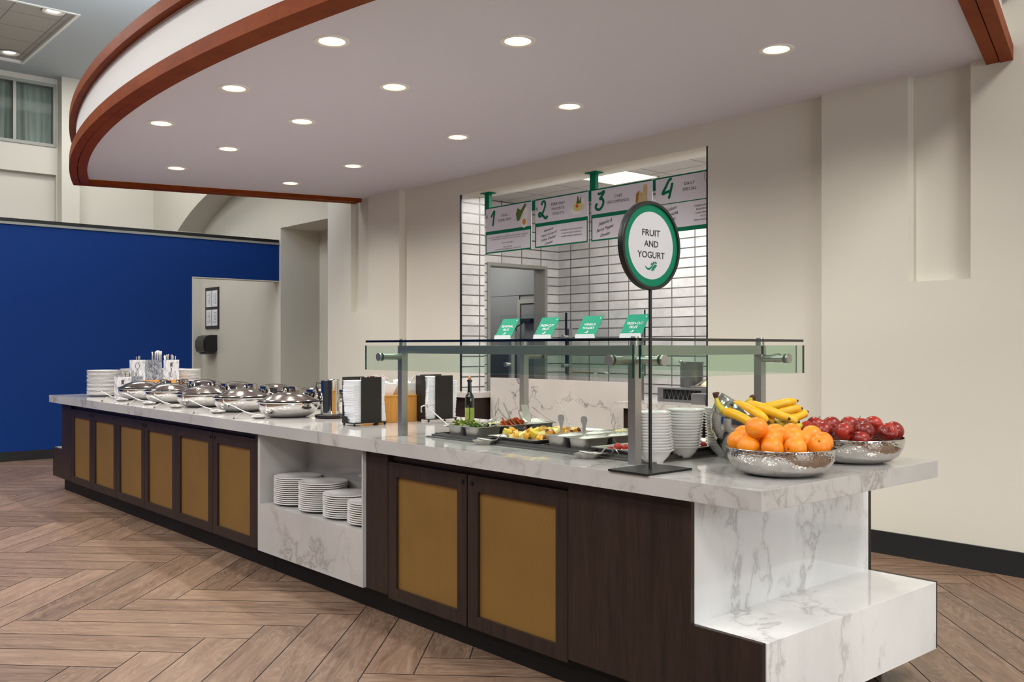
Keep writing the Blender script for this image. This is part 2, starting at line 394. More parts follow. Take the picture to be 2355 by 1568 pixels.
def stroke(bm, pts, ws, z=0):
    """flat brush stroke in the xy plane"""
    P = [Vector((p[0], p[1])) for p in pts]; ws = ws if isinstance(ws, (list, tuple)) else [ws]*len(P); L = []
    for i, p in enumerate(P):
        d = (P[min(i+1, len(P)-1)]-P[max(i-1, 0)]).normalized(); n = Vector((-d.y, d.x))*ws[i]
        L.append((bm.verts.new((p.x+n.x, p.y+n.y, z+i*2.5e-5)), bm.verts.new((p.x-n.x, p.y-n.y, z+i*2.5e-5))))
    for a, b in zip(L, L[1:]): bm.faces.new((a[0], a[1], b[1], b[0]))
    return bm
def smoothpts(pts, k=6):
    out = []; P = [Vector(p) for p in pts]; n = len(P)
    for i in range(n-1):
        p0, p1, p2, p3 = P[max(i-1, 0)], P[i], P[i+1], P[min(i+2, n-1)]
        for j in range(k):
            t = j/k; out.append(.5*((2*p1)+(p2-p0)*t+(2*p0-5*p1+4*p2-p3)*t*t+(3*p1-p0-3*p2+p3)*t**3))
    out.append(P[-1]); return out
def disc(bm, cx, cy, r, ry=None, n=24, z=0): return flat(bm, [(cx+r*math.cos(2*PI*i/n), cy+(ry or r)*math.sin(2*PI*i/n)) for i in range(n)], z)
def place_flat(bm, mat4, loc, d=.001):
    """put a flat drawing on a face, a hair proud of it"""
    for v in bm.verts: v.co = Vector(loc)+(mat4.to_3x3() @ Vector((v.co.x, v.co.y, v.co.z+d)))
    return bm
def swoosh(bm, cx, cy, s):
    P = smoothpts([(-.52, .0, 0), (-.42, -.17, 0), (-.2, -.24, 0), (0, -.1, 0), (.12, .1, 0), (.3, .2, 0)], 5)
    stroke(bm, [(cx+p.x*s, cy+p.y*s*.75) for p in P], [s*(.012+.045*math.sin(PI*min(1, k/(len(P)-1)*1.1))) for k in range(len(P))])
    flat(bm, [(cx+x*s, cy+y*s*.75) for x, y in ((-.02, -.36), (.12, -.36), (.26, -.28), (.25, -.16), (.38, -.14), (.36, -.03), (.5, .02), (.44, .12), (.3, .13), (.16, .0), (.06, -.2))], .0009)
    flat(bm, [(cx+x*s, cy+y*s*.75) for x, y in ((-.06, .06), (.0, .24), (.1, .2), (.16, .36), (.27, .28), (.36, .38), (.44, .3), (.56, .26), (.42, .21), (.26, .24), (.1, .14))], .0009)
    return bm

# ================================================================== THE SETTING
# herringbone plank floor
def build_floor():
    W_, L_ = .2135, 1.281; s = 1/math.sqrt(2); X0, Y0 = 1.364, 5.042; g = .003
    bm = NB(); uvl = bm.loops.layers.uv.verify(); tl = bm.faces.layers.float.new('tone'); rd = random.Random(3)
    x0, x1, y0, y1 = -7.1, 8.5, -6.1, 16.6
    box(bm, x0, x1, y0, y1, -.1, -.0015)
    for f in bm.faces: f.material_index = 1
    def W2(a, b): return X0+(a+b)*s, Y0+(-a+b)*s
    def plank(a0, a1, b0, b1, along):
        cx, cy = W2((a0+a1)/2, (b0+b1)/2)
        if not (x0+.6 < cx < x1-.1 and y0+.6 < cy < y1-.1): return
        q = [(a0+g, b0+g), (a1-g, b0+g), (a1-g, b1-g), (a0+g, b1-g)]
        f = bm.faces.new([bm.verts.new((*W2(*p), 0)) for p in q]); f[tl] = rd.random(); ou, ov = rd.uniform(0, 90), rd.uniform(0, 90); fl = rd.choice((-1, 1))
        for lp, p in zip(f.loops, q):
            u, v = (p[0]-a0, p[1]-b0) if along == 'a' else (p[1]-b0, p[0]-a0)
            lp[uvl].uv = (u*fl+ou, v+ov)
    for c in range(-14, 15):
        for k in range(-90, 91):
            u, v = k*W_+c*L_, k*W_-c*L_
            plank(u, u+L_, v, v+W_, 'a'); plank(u-W_, u, v, v+L_, 'b')
    me = bpy.data.meshes.new('floor'); bm.to_mesh(me); bm.free(); me.materials.append(M['floor_planks']); me.materials.append(M['grout'])
    o = bpy.data.objects.new('floor', me); COL.objects.link(o); st(o)
build_floor()

HS, HT = 3.15, 5.71            # soffit and high ceiling heights
bm = NB()
XA, XB, XC = 5.965, 6.045, 6.385
def wseg(y0, y1, z0=0, z1=HT+.1, xf=XA, xb=6.36): box(bm, xf, xb, y0, y1, z0, z1)
wseg(-6, 2.50); wseg(2.50, 2.90, 0, 1.80); wseg(2.50, 2.90, 1.80, xf=6.045); wseg(2.90, 3.52)
wseg(3.52, 4.565, xf=XB); wseg(4.565, 7.745, 2.97, xf=XB); wseg(7.745, 8.76, xf=XB)
wseg(8.76, 9.40); wseg(9.40, 9.79, 0, 1.79); wseg(9.40, 9.79, 1.79, xf=6.045); wseg(9.79, 10.34, xb=6.6)
arch = [(10.34, 3.29)]; Ra = 5.15; zc = 3.29-Ra*math.cos(R(28))
for i in range(0, 25):
    y = 10.34+(15.18-10.34)*i/24; arch.append((y, zc+math.sqrt(Ra*Ra-(y-12.76)**2)))
prism(bm, arch[1:]+[(15.18, HT+.1), (10.34, HT+.1)], XA, XC, 'x')
wseg(15.18, 16.3, xb=6.6)
box(bm, XC, 6.6, 10.34, 10.75, 0, HT+.1); box(bm, XC, 6.6, 12.41, 15.18, 0, HT+.1); box(bm, XC, 6.6, 10.75, 12.41, 3.10, HT+.1)
box(bm, 6.6, 7.1, 12.41, 12.6, 0, 3.2); box(bm, 6.6, 7.1, 10.55, 10.75, 0, 3.2); box(bm, 7.02, 7.2, 10.75, 12.41, 0, 3.2); box(bm, 6.6, 7.1, 10.75, 12.41, 3.10, 3.2)
st(obj('wall_right', bm, 'cream'))
# far wall with the high window, pilaster and the long recess below the sill
bm = NB(); YB = 16.26
WX0, WX1, WZ0, WZ1 = .7, 4.40, 4.60, 5.62
box(bm, -7.1, WX0, YB, YB+.3, 0, HT+.1); box(bm, WX1, 6.0, YB, YB+.3, 0, HT+.1); box(bm, WX0, WX1, YB, YB+.3, 4.16, WZ0); box(bm, WX0, WX1, YB, YB+.3, WZ1, HT+.1)
box(bm, -7.1, 4.40, YB+.1, YB+.3, 0, 4.16); box(bm, 4.42, 4.69, 16.03, YB, 0, HT)
st(obj('wall_far', bm, 'cream'))
bm = NB()
for x0, x1 in ((WX0, WX0+.06), (WX1-.05, WX1)): box(bm, x0, x1, YB-.02, YB+.08, WZ0+.05, WZ1-.05)
for z0, z1 in ((WZ0, WZ0+.05), (WZ1-.05, WZ1)): box(bm, WX0, WX1, YB-.02, YB+.08, z0, z1)
for k in range(5): x = 3.786-k*.615; box(bm, x-.022, x+.022, YB-.015, YB+.08, WZ0+.05, WZ1-.05)
wn = thing('window_1', '', 'window'); del wn['label']; del wn['category']; st(wn)
obj('window_frame', bm, 'gray_frame', wn)
bm = NB(); box(bm, WX0, WX1, YB+.03, YB+.036, WZ0, WZ1); obj('pane', bm, 'window_glass', wn)
bm = NB(); n = 260; rd = random.Random(5)
cs = [rd.uniform(.6, 1.4) for _ in range(60)]
pts = []
for i in range(n+1):
    x = WX0+(WX1-WX0)*i/n; k = (x*5.2) % 60; pts.append((x, YB+.17+.035*math.sin(x*2*PI*5.2+1.3*math.sin(x*3.1))*cs[int(k)]))
A = [bm.verts.new((x, y, WZ0-.05)) for x, y in pts]; B = [bm.verts.new((x+.03*math.sin(x*9), y, WZ1+.04)) for x, y in pts]
for i in range(n): bm.faces.new((A[i], A[i+1], B[i+1], B[i]))
tag(obj('curtain', bm, 'curtain', smooth=60), 'grey green pleated curtain hanging behind the high window glass', 'curtain')
bm = NB(); box(bm, WX0-.1, WX1+.1, YB+.28, YB+.32, WZ0-.2, WZ1+.2); st(obj('wall_window_back', bm, 'cream_dull'))
# unseen lobby side
bm = NB(); box(bm, -7.3, -7.1, -6.3, 16.6, 0, HT+.1); st(obj('wall_left', bm, 'lobby_wall'))
bm = NB(); box(bm, -7.3, 6.4, -6.3, -6.1, 0, HT+.1); st(obj('wall_near', bm, 'lobby_wall'))
# blue partition wall with the passage at its right end
bm = NB(); YW = 12.45
box(bm, -7.1, 5.10, YW, YW+.16, 0, 2.855); box(bm, 5.10, 6.38, YW, YW+.16, 2.334, 2.855)
st(obj('wall_blue', bm, 'blue_paint'))
bm = NB(); box(bm, 5.09, 5.105, YW-.004, YW+.165, 0, 2.334); box(bm, 5.10, 6.38, YW-.004, YW+.165, 2.322, 2.334); st(obj('trim_1', bm, 'cream'))
bm = NB(); box(bm, -7.1, 6.38, YW-.02, YW+.18, 2.855, 2.885); st(obj('trim_2', bm, 'gray_frame'))
bm = NB(); box(bm, -7.1, 6.38, YW-.005, YW+.16, 2.885, 2.93); st(obj('trim_3', bm, 'black'))
bm = NB(); box(bm, -7.1, 5.09, YW-.018, YW, 0, .115); st(obj('baseboard_far', bm, 'baseboard'))
bm = NB(); box(bm, XA-.018, XA, -6, 3.52, 0, .15); box(bm, XB-.018, XB, 3.52, 4.55, 0, .15); box(bm, XB-.018, XB, 7.76, 8.76, 0, .15); box(bm, XA-.018, XA, 8.76, 10.34, 0, .15); st(obj('baseboard_right', bm, 'baseboard'))
# high ceiling with coffer
bm = NB(); CX0, CX1, CY0, CY1 = .4, 3.78, 12.88, 15.69
box(bm, -7.1, CX0, -6.1, 16.5, HT, HT+.25); box(bm, CX1, 7.2, -6.1, 16.5, HT, HT+.25); box(bm, CX0, CX1, -6.1, CY0, HT, HT+.25); box(bm, CX0, CX1, CY1, 16.5, HT, HT+.25)
st(obj('ceiling', bm, 'sky_ceiling'))
bm = NB(); box(bm, CX0, CX1, CY0, CY1, HT+.03, HT+.2); st(obj('ceiling_coffer', bm, 'coffer_tile'))
bm = NB()
for a, b, c, d in ((CX0, CX1, CY0, CY0+.04), (CX0, CX1, CY1-.04, CY1), (CX0, CX0+.04, CY0+.04, CY1-.04), (CX1-.04, CX1, CY0+.04, CY1-.04)): box(bm, a, b, c, d, HT-.012, HT+.04)
st(obj('trim_4', bm, 'white_trim'))

# soffit: a bowed canopy
CC = Vector((15.12, 6.07)); RR = 12.9
def outline(dr, ds, xe=6.30, n=72):
    r = RR-dr; out = []
    def side(px, py, slope, sgn):     # side line offset inwards by ds, cut with the circle
        d = Vector((1, slope)).normalized(); nrm = Vector((-d.y, d.x))*sgn; p = Vector((px, py))+nrm*ds
        q = p-CC; b = q.dot(d); c = q.dot(q)-r*r; t = -b-math.sqrt(b*b-c)
        hit = p+d*t; end = p+d*((xe-p.x)/d.x); return hit, end
    hl, el = side(3.035, 10.582, -.283, -1); hr, er = side(3.095, 1.415, .291, 1)
    a0 = math.atan2(hr.y-CC.y, hr.x-CC.x) % (2*PI); a1 = math.atan2(hl.y-CC.y, hl.x-CC.x) % (2*PI)
    out.append(er)
    for i in range(n+1):
        a = a0+(a1-a0)*i/n; out.append(CC+Vector((math.cos(a), math.sin(a)))*r)
    out.append(el); return [(p.x, p.y) for p in out]
def band(bm, o0, o1, z0, z1):
    n = len(o0); V = [[bm.verts.new((x, y, z)) for x, y in o] for o in (o0, o1) for z in (z0, z1)]
    a, b, c, d = V
    for i in range(n-1):
        for p, q in ((a, b), (b, d), (d, c), (c, a)): bm.faces.new((p[i], p[i+1], q[i+1], q[i]))
    for i in (0, n-1): bm.faces.new((a[i], b[i], d[i], c[i]))
    return bm
bm = NB(); XE = 5.99
band(bm, outline(0, 0, XE), outline(.07, .07, XE), 3.10, 3.19); band(bm, outline(.077, .077, XE), outline(.16, .15, XE), 3.105, 3.19); st(obj('trim_5', bm, 'cherry'))
bm = NB(); band(bm, outline(0, 0, XE), outline(.12, .12, XE), 3.49, 3.575); st(obj('trim_6', bm, 'cherry'))
bm = NB(); band(bm, outline(.06, .06, XE), outline(.12, .12, XE), 3.19, 3.49); st(obj('trim_7', bm, 'fascia_white'))
bm = NB(); prism(bm, outline(.1, .1), 3.52, 3.56); st(obj('ceiling_soffit_top', bm, 'fascia_white'))
bm = NB(); prism(bm, outline(.12, .12, 6.10), HS, HS+.045); so = obj('ceiling_soffit', bm, 'soffit_white'); st(so)
bm = NB()
for x, y in DOWN: lathe(bm, [(0, HS-.1), (.078, HS-.1), (.078, HS+.2), (0, HS+.2)], 28, (x, y, 0))
bmesh.ops.recalc_face_normals(bm, faces=bm.faces)
cm = bpy.data.meshes.new('c'); bm.to_mesh(cm); bm.free(); co = bpy.data.objects.new('c', cm); COL.objects.link(co)
md = so.modifiers.new('b', 'BOOLEAN'); md.object = co; md.operation = 'DIFFERENCE'; md.solver = 'EXACT'
dg = bpy.context.evaluated_depsgraph_get(); nm = bpy.data.meshes.new_from_object(so.evaluated_get(dg)); so.modifiers.clear(); so.data = nm
bpy.data.objects.remove(co)
# recessed downlights
def downlight(lens='lens'):
    t = thing('ceiling_downlight', 'd', 'ceiling light')
    bm = NB(); lathe(bm, [(.104, 0), (.102, -.006), (.078, -.005), (.074, 0), (.060, .040), (.062, .042), (.077, .002), (.104, 0)], 36); obj('trim_ring', bm, 'white_trim', t, 40)
    bm = NB(); lathe(bm, [(0, .036), (.061, .036), (.061, .040), (0, .040)], 28); obj('lens', bm, lens, t); return t
d0 = downlight(); names = {2.78: 'soffit row by the bowed edge', 3.59: 'middle row of the soffit', 4.85: 'soffit row along the wall'}
seen = {}
for i, (x, y) in enumerate(DOWN):
    k = seen.get(x, 0); seen[x] = k+1; tot = sum(1 for q in DOWN if q[0] == x)
    wh = {0: 'nearest', tot-1: 'farthest'}.get(k, ORD[k]+' nearest')
    lb = f'round recessed light, {wh} in the {names[x]}'
    if i == 0: d0.location = (x, y, HS); d0['label'] = lb; d0['group'] = 'recessed lights in the soffit'
    else: dup(d0, (x, y, HS), 0, lb)
c0 = downlight('coffer_lens'); c0.location = (3.50, 13.05, HT+.015); c0.scale = (1.35, 1.35, .36); c0['label'] = 'wide round light in the grey tiled high ceiling, nearer one'; c0['group'] = 'lights in the high tiled ceiling'
dup(c0, (3.50, 15.32, HT+.015), 0, 'wide round light in the grey tiled high ceiling, farther one by the window')

# ================================================================== THE KITCHEN BEHIND THE OPENING
KX, KY = 8.2, 8.5
bm = NB(); box(bm, 6.36, 8.5, KY, KY+.15, 2.38, 3.3); box(bm, 6.36, 7.03, KY, KY+.15, 0, 2.38); box(bm, 8.0, 8.5, KY, KY+.15, 0, 2.38); st(obj('wall_kitchen_far', bm, 'tile_x'))
bm = NB(); box(bm, KX, KX+.3, 2.8, KY, 0, 3.3); st(obj('wall_kitchen_rear', bm, 'tile_y'))
bm = NB(); box(bm, 6.36, 8.5, 2.6, 2.8, 0, 3.3); st(obj('wall_kitchen_near', bm, 'tile_x'))
bm = NB(); box(bm, XB+.012, 6.36, 7.738, 7.746, 0, 2.97); box(bm, 6.36, 6.368, 7.738, KY, 0, 3.2); st(obj('wall_kitchen_jamb', bm, 'tile_x'))
bm = NB(); box(bm, XB-.004, XB+.012, 7.732, 7.748, 0, 2.97); box(bm, XB-.004, XB+.006, 4.562, 4.574, .9, 2.97); st(obj('trim_8', bm, 'dark_metal'))
bm = NB(); box(bm, 6.36, 8.5, 2.6, KY+.1, 3.13, 3.2); st(obj('ceiling_kitchen', bm, 'ceil_tile'))
for i, (y, wd) in enumerate(((6.55, 'nearer to the left, behind the green post'), (4.75, 'half hidden by the right edge of the opening'))):
    t = thing('ceiling_panel_light', 'square glowing kitchen ceiling panel, '+wd, 'ceiling light', (7.15, y, 3.13), 0, 'kitchen ceiling panels')
    bm = NB(); box(bm, -.3, .3, -.3, .3, -.006, 0); obj('diffuser', bm, 'panel_glow', t)
    bm = NB()
    for a, b, c, d in ((-.31, .31, -.31, -.298), (-.31, .31, .298, .31), (-.31, -.298, -.31, .31), (.298, .31, -.31, .31)): box(bm, a, b, c, d, -.01, 0)
    obj('frame', bm, 'white_trim', t)
# steel doorway and the back room
dn = thing('door_1', '', 'x', (0, 0, 0)); del dn['label']; del dn['category']; st(dn)
bm = NB()
for a, b, z0, z1 in ((7.03, 7.075, 0, 2.38), (7.955, 8.0, 0, 2.38), (7.075, 7.955, 2.34, 2.38)): box(bm, a, b, KY-.012, KY+.19, z0, z1)
obj('door_frame', bm, 'gray_frame', dn)
bm = NB(); box(bm, 6.5, 7.0, 8.65, 11.2, 0, 2.9); box(bm, 8.5, 8.7, 8.65, 11.2, 0, 2.9); box(bm, 6.5, 8.7, 10.9, 11.1, 0, 2.9); box(bm, 6.5, 8.7, 8.65, 11.2, 2.9, 3.0); st(obj('wall_back_room', bm, 'gray_paint'))
area('back_room_lamp', (7.75, 9.9, 2.87), .5, .8, 20, NEUT)
d2 = thing('door_2', '', 'x', (0, 0, 0)); del d2['label']; del d2['category']; st(d2)
bm = NB(); box(bm, 8.455, 8.485, 8.72, 9.50, 0, 1.96, .004); obj('door_leaf', bm, 'gray_paint', d2)
bm = NB(); box(bm, 8.44, 8.5, 9.50, 9.56, 0, 2.02); box(bm, 8.44, 8.5, 8.66, 9.50, 1.965, 2.02); obj('door_frame', bm, 'gray_frame', d2)
bm = NB(); box(bm, 8.38, 8.45, 9.22, 9.44, 1.70, 1.76, .015); tube(bm, [(8.42, 9.42, 1.70), (8.36, 9.50, 1.64), (8.42, 9.55, 1.60)], .009); obj('door_closer', bm, 'dark_metal', d2)
bm = NB(); box(bm, 8.447, 8.456, 8.9, 9.14, 1.3, 1.75, .003); obj('door_window', bm, 'black', d2)
bm = NB(); box(bm, 8.485, 8.5, 9.57, 10.25, 1.32, 2.08); box(bm, 8.485, 8.5, 10.258, 10.88, 1.32, 2.08); box(bm, 8.48, 8.5, 8.68, 10.88, 2.085, 2.14); st(obj('trim_9', bm, 'gray_paint'))
bm = NB(); box(bm, 8.475, 8.5, 9.57, 10.85, .05, 1.31); tag(obj('wall_plate', bm, 'diamond_plate'), 'diamond plate metal sheet low on the wall inside the kitchen doorway', 'metal panel')
# service counters in the opening
def wing(name, lb, y0, y1, x1):
    t = thing(name, lb, 'counter', (0, 0, 0))
    bm = NB(); box(bm, 5.87, x1, y0, y1, .862, .914, .002); obj('countertop', bm, 'marble_black', t)
    bm = NB(); box(bm, 5.93, x1, y0+.03, y1-.02, 0, .862); obj('cabinet', bm, 'walnut', t)
    return t
t = thing('service_counter', 'dark wood kitchen counter with a pale veined top, at the right of the serving window', 'counter')
prism_bm = NB(); prism(prism_bm, [(5.87, 5.40), (5.87, 4.72), (6.04, 4.58), (8.19, 4.58), (8.19, 5.40)], .862, .914); obj('countertop', prism_bm, 'marble_black', t)
bm = NB(); prism(bm, [(5.95, 5.37), (5.95, 4.76), (6.06, 4.62), (8.1, 4.62), (8.1, 5.37)], 0, .862); obj('cabinet', bm, 'walnut', t)
wing('service_counter', 'pale topped kitchen counter at the left of the serving window, behind the oil bottle', 7.33, 7.73, 6.3)
bm = NB(); box(bm, 6.10, 6.17, 5.41, 7.32, 0, 1.066, .002)
tag(obj('marble_counter_front', bm, 'marble_black'), 'tall pale marble counter front with black cracks of veining below the serving window', 'counter front')
bm = NB(); box(bm, 6.17, 6.95, 5.42, 7.32, 0, .9, .003); tag(obj('prep_counter', bm, 'steel_h'), 'steel prep counter hidden behind the black veined marble front', 'counter')
# clear screen above it
t = thing('glass_screen', 'clear upright glass screen on steel clamps above the black veined marble front', 'glass screen', (0, 0, 0))
bm = NB(); box(bm, 6.205, 6.213, 5.36, 6.32, 1.12, 1.70); obj('pane', bm, ['glass_clear'], t)
bm = NB(); box(bm, 6.205, 6.213, 6.34, 7.30, 1.12, 1.70); obj('pane', bm, ['glass_clear'], t)
for y in (5.44, 6.33, 7.16):
    bm = NB(); box(bm, 6.225, 6.27, y-.022, y+.022, .9, 1.55, .002); obj('post', bm, 'steel', t)
    for z in (1.47, 1.2):
        bm = NB(); tube(bm, [(6.17, y, z), (6.225, y, z)], .018, 14); tube(bm, [(6.16, y, z), (6.17, y, z)], .024, 14); obj('clamp', bm, 'steel', t, 40)
bm = NB(); box(bm, 6.204, 6.214, 5.352, 5.36, 1.12, 1.70); box(bm, 6.204, 6.214, 6.32, 6.34, 1.12, 1.70); obj('edge_seal', bm, 'shelf_edge', t)
# pot, grate and pan on the right wing
g = thing('burner_grate', 'low steel burner stand with a dark zigzag grate front, under the stock pot', 'burner', (6.42, 4.93, .914))
bm = NB(); box(bm, -.24, .24, -.26, .26, 0, .022); box(bm, -.24, .24, -.26, .26, .105, .118); box(bm, -.24, -.2, -.26, -.2, .02, .105); box(bm, -.24, -.2, .2, .26, .02, .105); box(bm, .2, .24, -.26, .26, .02, .105); obj('body', bm, 'gray_metal', g)
bm = NB(); box(bm, -.21, -.2, -.2, .2, .02, .105); obj('panel', bm, 'black', g)
bm = NB()
for k in range(8):
    y = .19-k*.048
    tube(bm, [(-.225, y, .024), (-.225, y-.022, .102), (-.225, y-.046, .024)], .0025, 5)
obj('zigzag_wire', bm, 'steel', g)
p = thing('stock_pot', 'tall dull aluminium stock pot standing on the burner in the kitchen', 'pot', (6.44, 5.03, 1.032))
bm = NB(); lathe(bm, [(0, .0), (.092, 0), (.098, .008), (.098, .205), (.108, .212), (.108, .216), (.096, .216), (.092, .205), (.092, .01), (0, .01)], 40); obj('pot_body', bm, 'gray_metal', p, 40)
bm = NB(); tube(bm, smoothpts([(-.108, .03, .2), (-.135, .03, .222), (-.135, -.02, .222), (-.108, -.02, .2)], 4), .006, 8); obj('handle', bm, 'chrome', p, 60)
p = thing('food_pan', 'shallow steel pan heaped with pale grated cheese beside the stock pot', 'pan', (6.36, 4.75, 1.032))
bm = NB(); prism(bm, [(-.11, -.09), (.1, -.09), (.1, .14), (-.11, .14)], 0, .012); prism(bm, [(-.12, -.1), (.11, -.1), (.11, .15), (-.12, .15)], .012, .018); obj('pan_body', bm, 'pan_steel', p)
bm = NB(); tube(bm, [(-.1, .1, .022), (.02, .02, .1)], .007, 6); obj('handle', bm, 'chrome', p)
bm = NB(); ball(bm, (0, 0, 0), .09, (.9, 1.1, .55)); bmesh.ops.bisect_plane(bm, geom=bm.verts[:]+bm.edges[:]+bm.faces[:], plane_co=(0, 0, 0), plane_no=(0, 0, -1), clear_outer=True); jit(bm, .005, 2)
tag(obj('grated_cheese', bm, 'cheese', loc=(6.36, 4.76, 1.05)), 'pale mound of grated cheese in the shallow kitchen pan', 'cheese', kind='stuff')
bm = NB(); box(bm, 6.06, 6.18, 4.60, 4.74, .914, 1.0, .004); tag(obj('steel_box', bm, 'gray_metal'), 'small grey steel box at the right end of the kitchen counter', 'box')

# menu boards
XM = 6.15
def pY(px): return at(px, 500, X=XM).y
def pZ(px, py): return at(px, py, X=XM).z
ZT, ZBt = 2.808, 2.335
def board(px0, px1, lb, n, title, band_z):
    y0, y1 = pY(px0), pY(px1); W_ = y0-y1; H_ = ZT-ZBt
    t = thing('menu_board', lb, 'menu board', (XM, y0, ZBt), 0, 'hanging menu boards')
    bm = NB(); box(bm, 0, .008, -W_, 0, 0, H_); obj('panel', bm, 'cardwhite', t)
    b = band_z-ZBt; bm = NB(); e = .014
    flat(bm, [(0, H_-.012), (W_, H_-.012), (W_, H_), (0, H_)]); 
    if n != 4:
        flat(bm, [(0, b-.016), (W_, b-.016), (W_, b+.018), (0, b+.018)]); flat(bm, [(0, 0), (e, 0), (e, b-.016), (0, b-.016)]); flat(bm, [(W_-e, 0), (W_, 0), (W_, b-.016), (W_-e, b-.016)]); flat(bm, [(e, 0), (W_-e, 0), (W_-e, e), (e, e)])
    else:
        flat(bm, [(0, b-.004), (W_, b-.004), (W_, b+.004), (0, b+.004)]); flat(bm, [(0, 0), (W_, 0), (W_, .035), (0, .035)])
    obj('border', place_flat(bm, TX, (0, 0, 0)), 'green', t)
    bm = NB(); hc = (H_+b)/2+.01
    num = {1: [[(.0, .62), (.13, .8), (.36, 1.0), (.3, .6), (.18, 0)]],
           2: [[(.25, .8), (.3, .98), (.5, 1.0), (.56, .78), (.4, .45), (.2, .2), (.02, .2), (.0, .32), (.14, .36), (.35, .2), (.62, .02), (.78, .16)]],
           3: [[(.2, .94), (.4, .9), (.72, 1.0), (.55, .76), (.38, .62), (.6, .58), (.66, .34), (.42, .04), (.12, .06), (.04, .24), (.18, .36)]],
           4: [[(.62, 1.0), (.42, .9), (.2, .58), (.0, .3), (.25, .34), (.62, .4)], [(.66, .78), (.55, .4), (.42, 0)]]}[n]
    s = {1: .15, 2: .165, 3: .16, 4: .17}[n]; nx = {1: .09, 2: .055, 3: .05, 4: .075}[n]
    for stq in num:
        P = smoothpts([(x, y, 0) for x, y in stq], 6); stroke(bm, [(nx+p.x*s*.95, hc-.5*s+p.y*s) for p in P], [.004]+[.0125]*(len(P)-2)+[.005])
    obj('numeral', place_flat(bm, TX, (0, 0, 0)), 'green', t)
    bm = NB(); tx = {1: .28, 2: .30, 3: .31, 4: .34}[n]*1.0; k = len(title)
    for i, s_ in enumerate(title): textbm(bm, s_, tx+.02, hc-.014+(k-1)*.023-i*.046, .026, None, space=1.12)
    obj('title_lettering', place_flat(bm, TX, (0, 0, 0)), 'ink', t)
    return t, W_, H_, b
b1, W1, H1, q1 = board(1117, 1222, 'menu board numbered 1, eggs your way, hanging leftmost in the serving window', 1, ['EGGS', 'YOUR WAY'], at(1117, 538, X=XM).z)
b2, W2_, H2_, q2 = board(1231, 1352, 'menu board numbered 2, everyday favorite omelets, second from the left', 2, ['EVERYDAY', 'FAVORITE', 'OMELETS'], at(1231, 519, X=XM).z)
b3, W3, H3, q3 = board(1360, 1500, 'menu board numbered 3, chef recommends, partly behind the round sign', 3, ['CHEF', 'RECOMMENDS'], at(1360, 499, X=XM).z)
b4, W4, H4, q4 = board(1508, 1660, 'menu board numbered 4, daily special, cut off by the window edge', 4, ['DAILY', 'SPECIAL'], at(1508, 473, X=XM).z)
def lines(t, L, cx, y, h, dy, wd=None, mat='ink', shear=0, name='lettering'):
    for i, s_ in enumerate(L):
        if s_: obj(name, place_flat(textbm(NB(), s_, cx, y-i*dy, h, None if wd is None else wd[i], shear), TX, (0, 0, 0)), mat, t)
lines(b1, ['SPINACH | PEPPERS | JALAPEÑOS | TOMATOES | ONIONS', 'MUSHROOMS | CHEESE | BACON | SAUSAGE | HAM', '', '- ALSO AVAILABLE -', '', 'EGG WHITES', 'CHOLESTEROL-FREE EGG SUBSTITUTE'], W1/2, q1-.055, .0115, .0215, [W1*.86, W1*.74, 0, W1*.28, 0, W1*.19, W1*.56])
lines(b2, ['SMOKED MAPLE SAUSAGE', 'CARAMELIZED ONIONS', 'SHARP WHITE CHEDDAR'], W2_*.70, q2-.085, .0135, .03, [W2_*.4, W2_*.36, W2_*.38])
lines(b4, ['ITALIAN CHICKEN SAUSAGE', 'ROASTED PEPPERS AND', 'TANGY BANANA PEPPERS', 'MOZZARELLA', 'SPICY ROASTED RED PEPPER'], W4*.78, q4-.055, .014, .029)
def script(t, L, cx, cy, h, dy, wds):
    bm = NB()
    for i, s_ in enumerate(L):
        b = NB(); textbm(b, s_, 0, 0, h, wds[i], .35)
        for v in b.verts: v.co = Vector((cx+v.co.x, cy-i*dy+v.co.y+v.co.x*.16, 0))
        mm = bpy.data.meshes.new('s'); b.to_mesh(mm); b.free(); bm.from_mesh(mm); bpy.data.meshes.remove(mm)
    obj('script_lettering', place_flat(bm, TX, (0, 0, 0)), 'ink', t)
script(b2, ['Vermont', 'Maple Sausage &', 'White Cheddar', 'Omelet'], W2_*.27, q2-.065, .024, .042, [.13, .21, .2, .11])
script(b3, ['Jalapeño &', 'Bacon Pepper', 'Omelet'], W3*.24, q3-.075, .03, .055, [.17, .21, .12])
script(b4, ['Chicken', 'Pizzaiola', 'Omelet'], W4*.22, q4-.06, .028, .045, [.15, .18, .13])
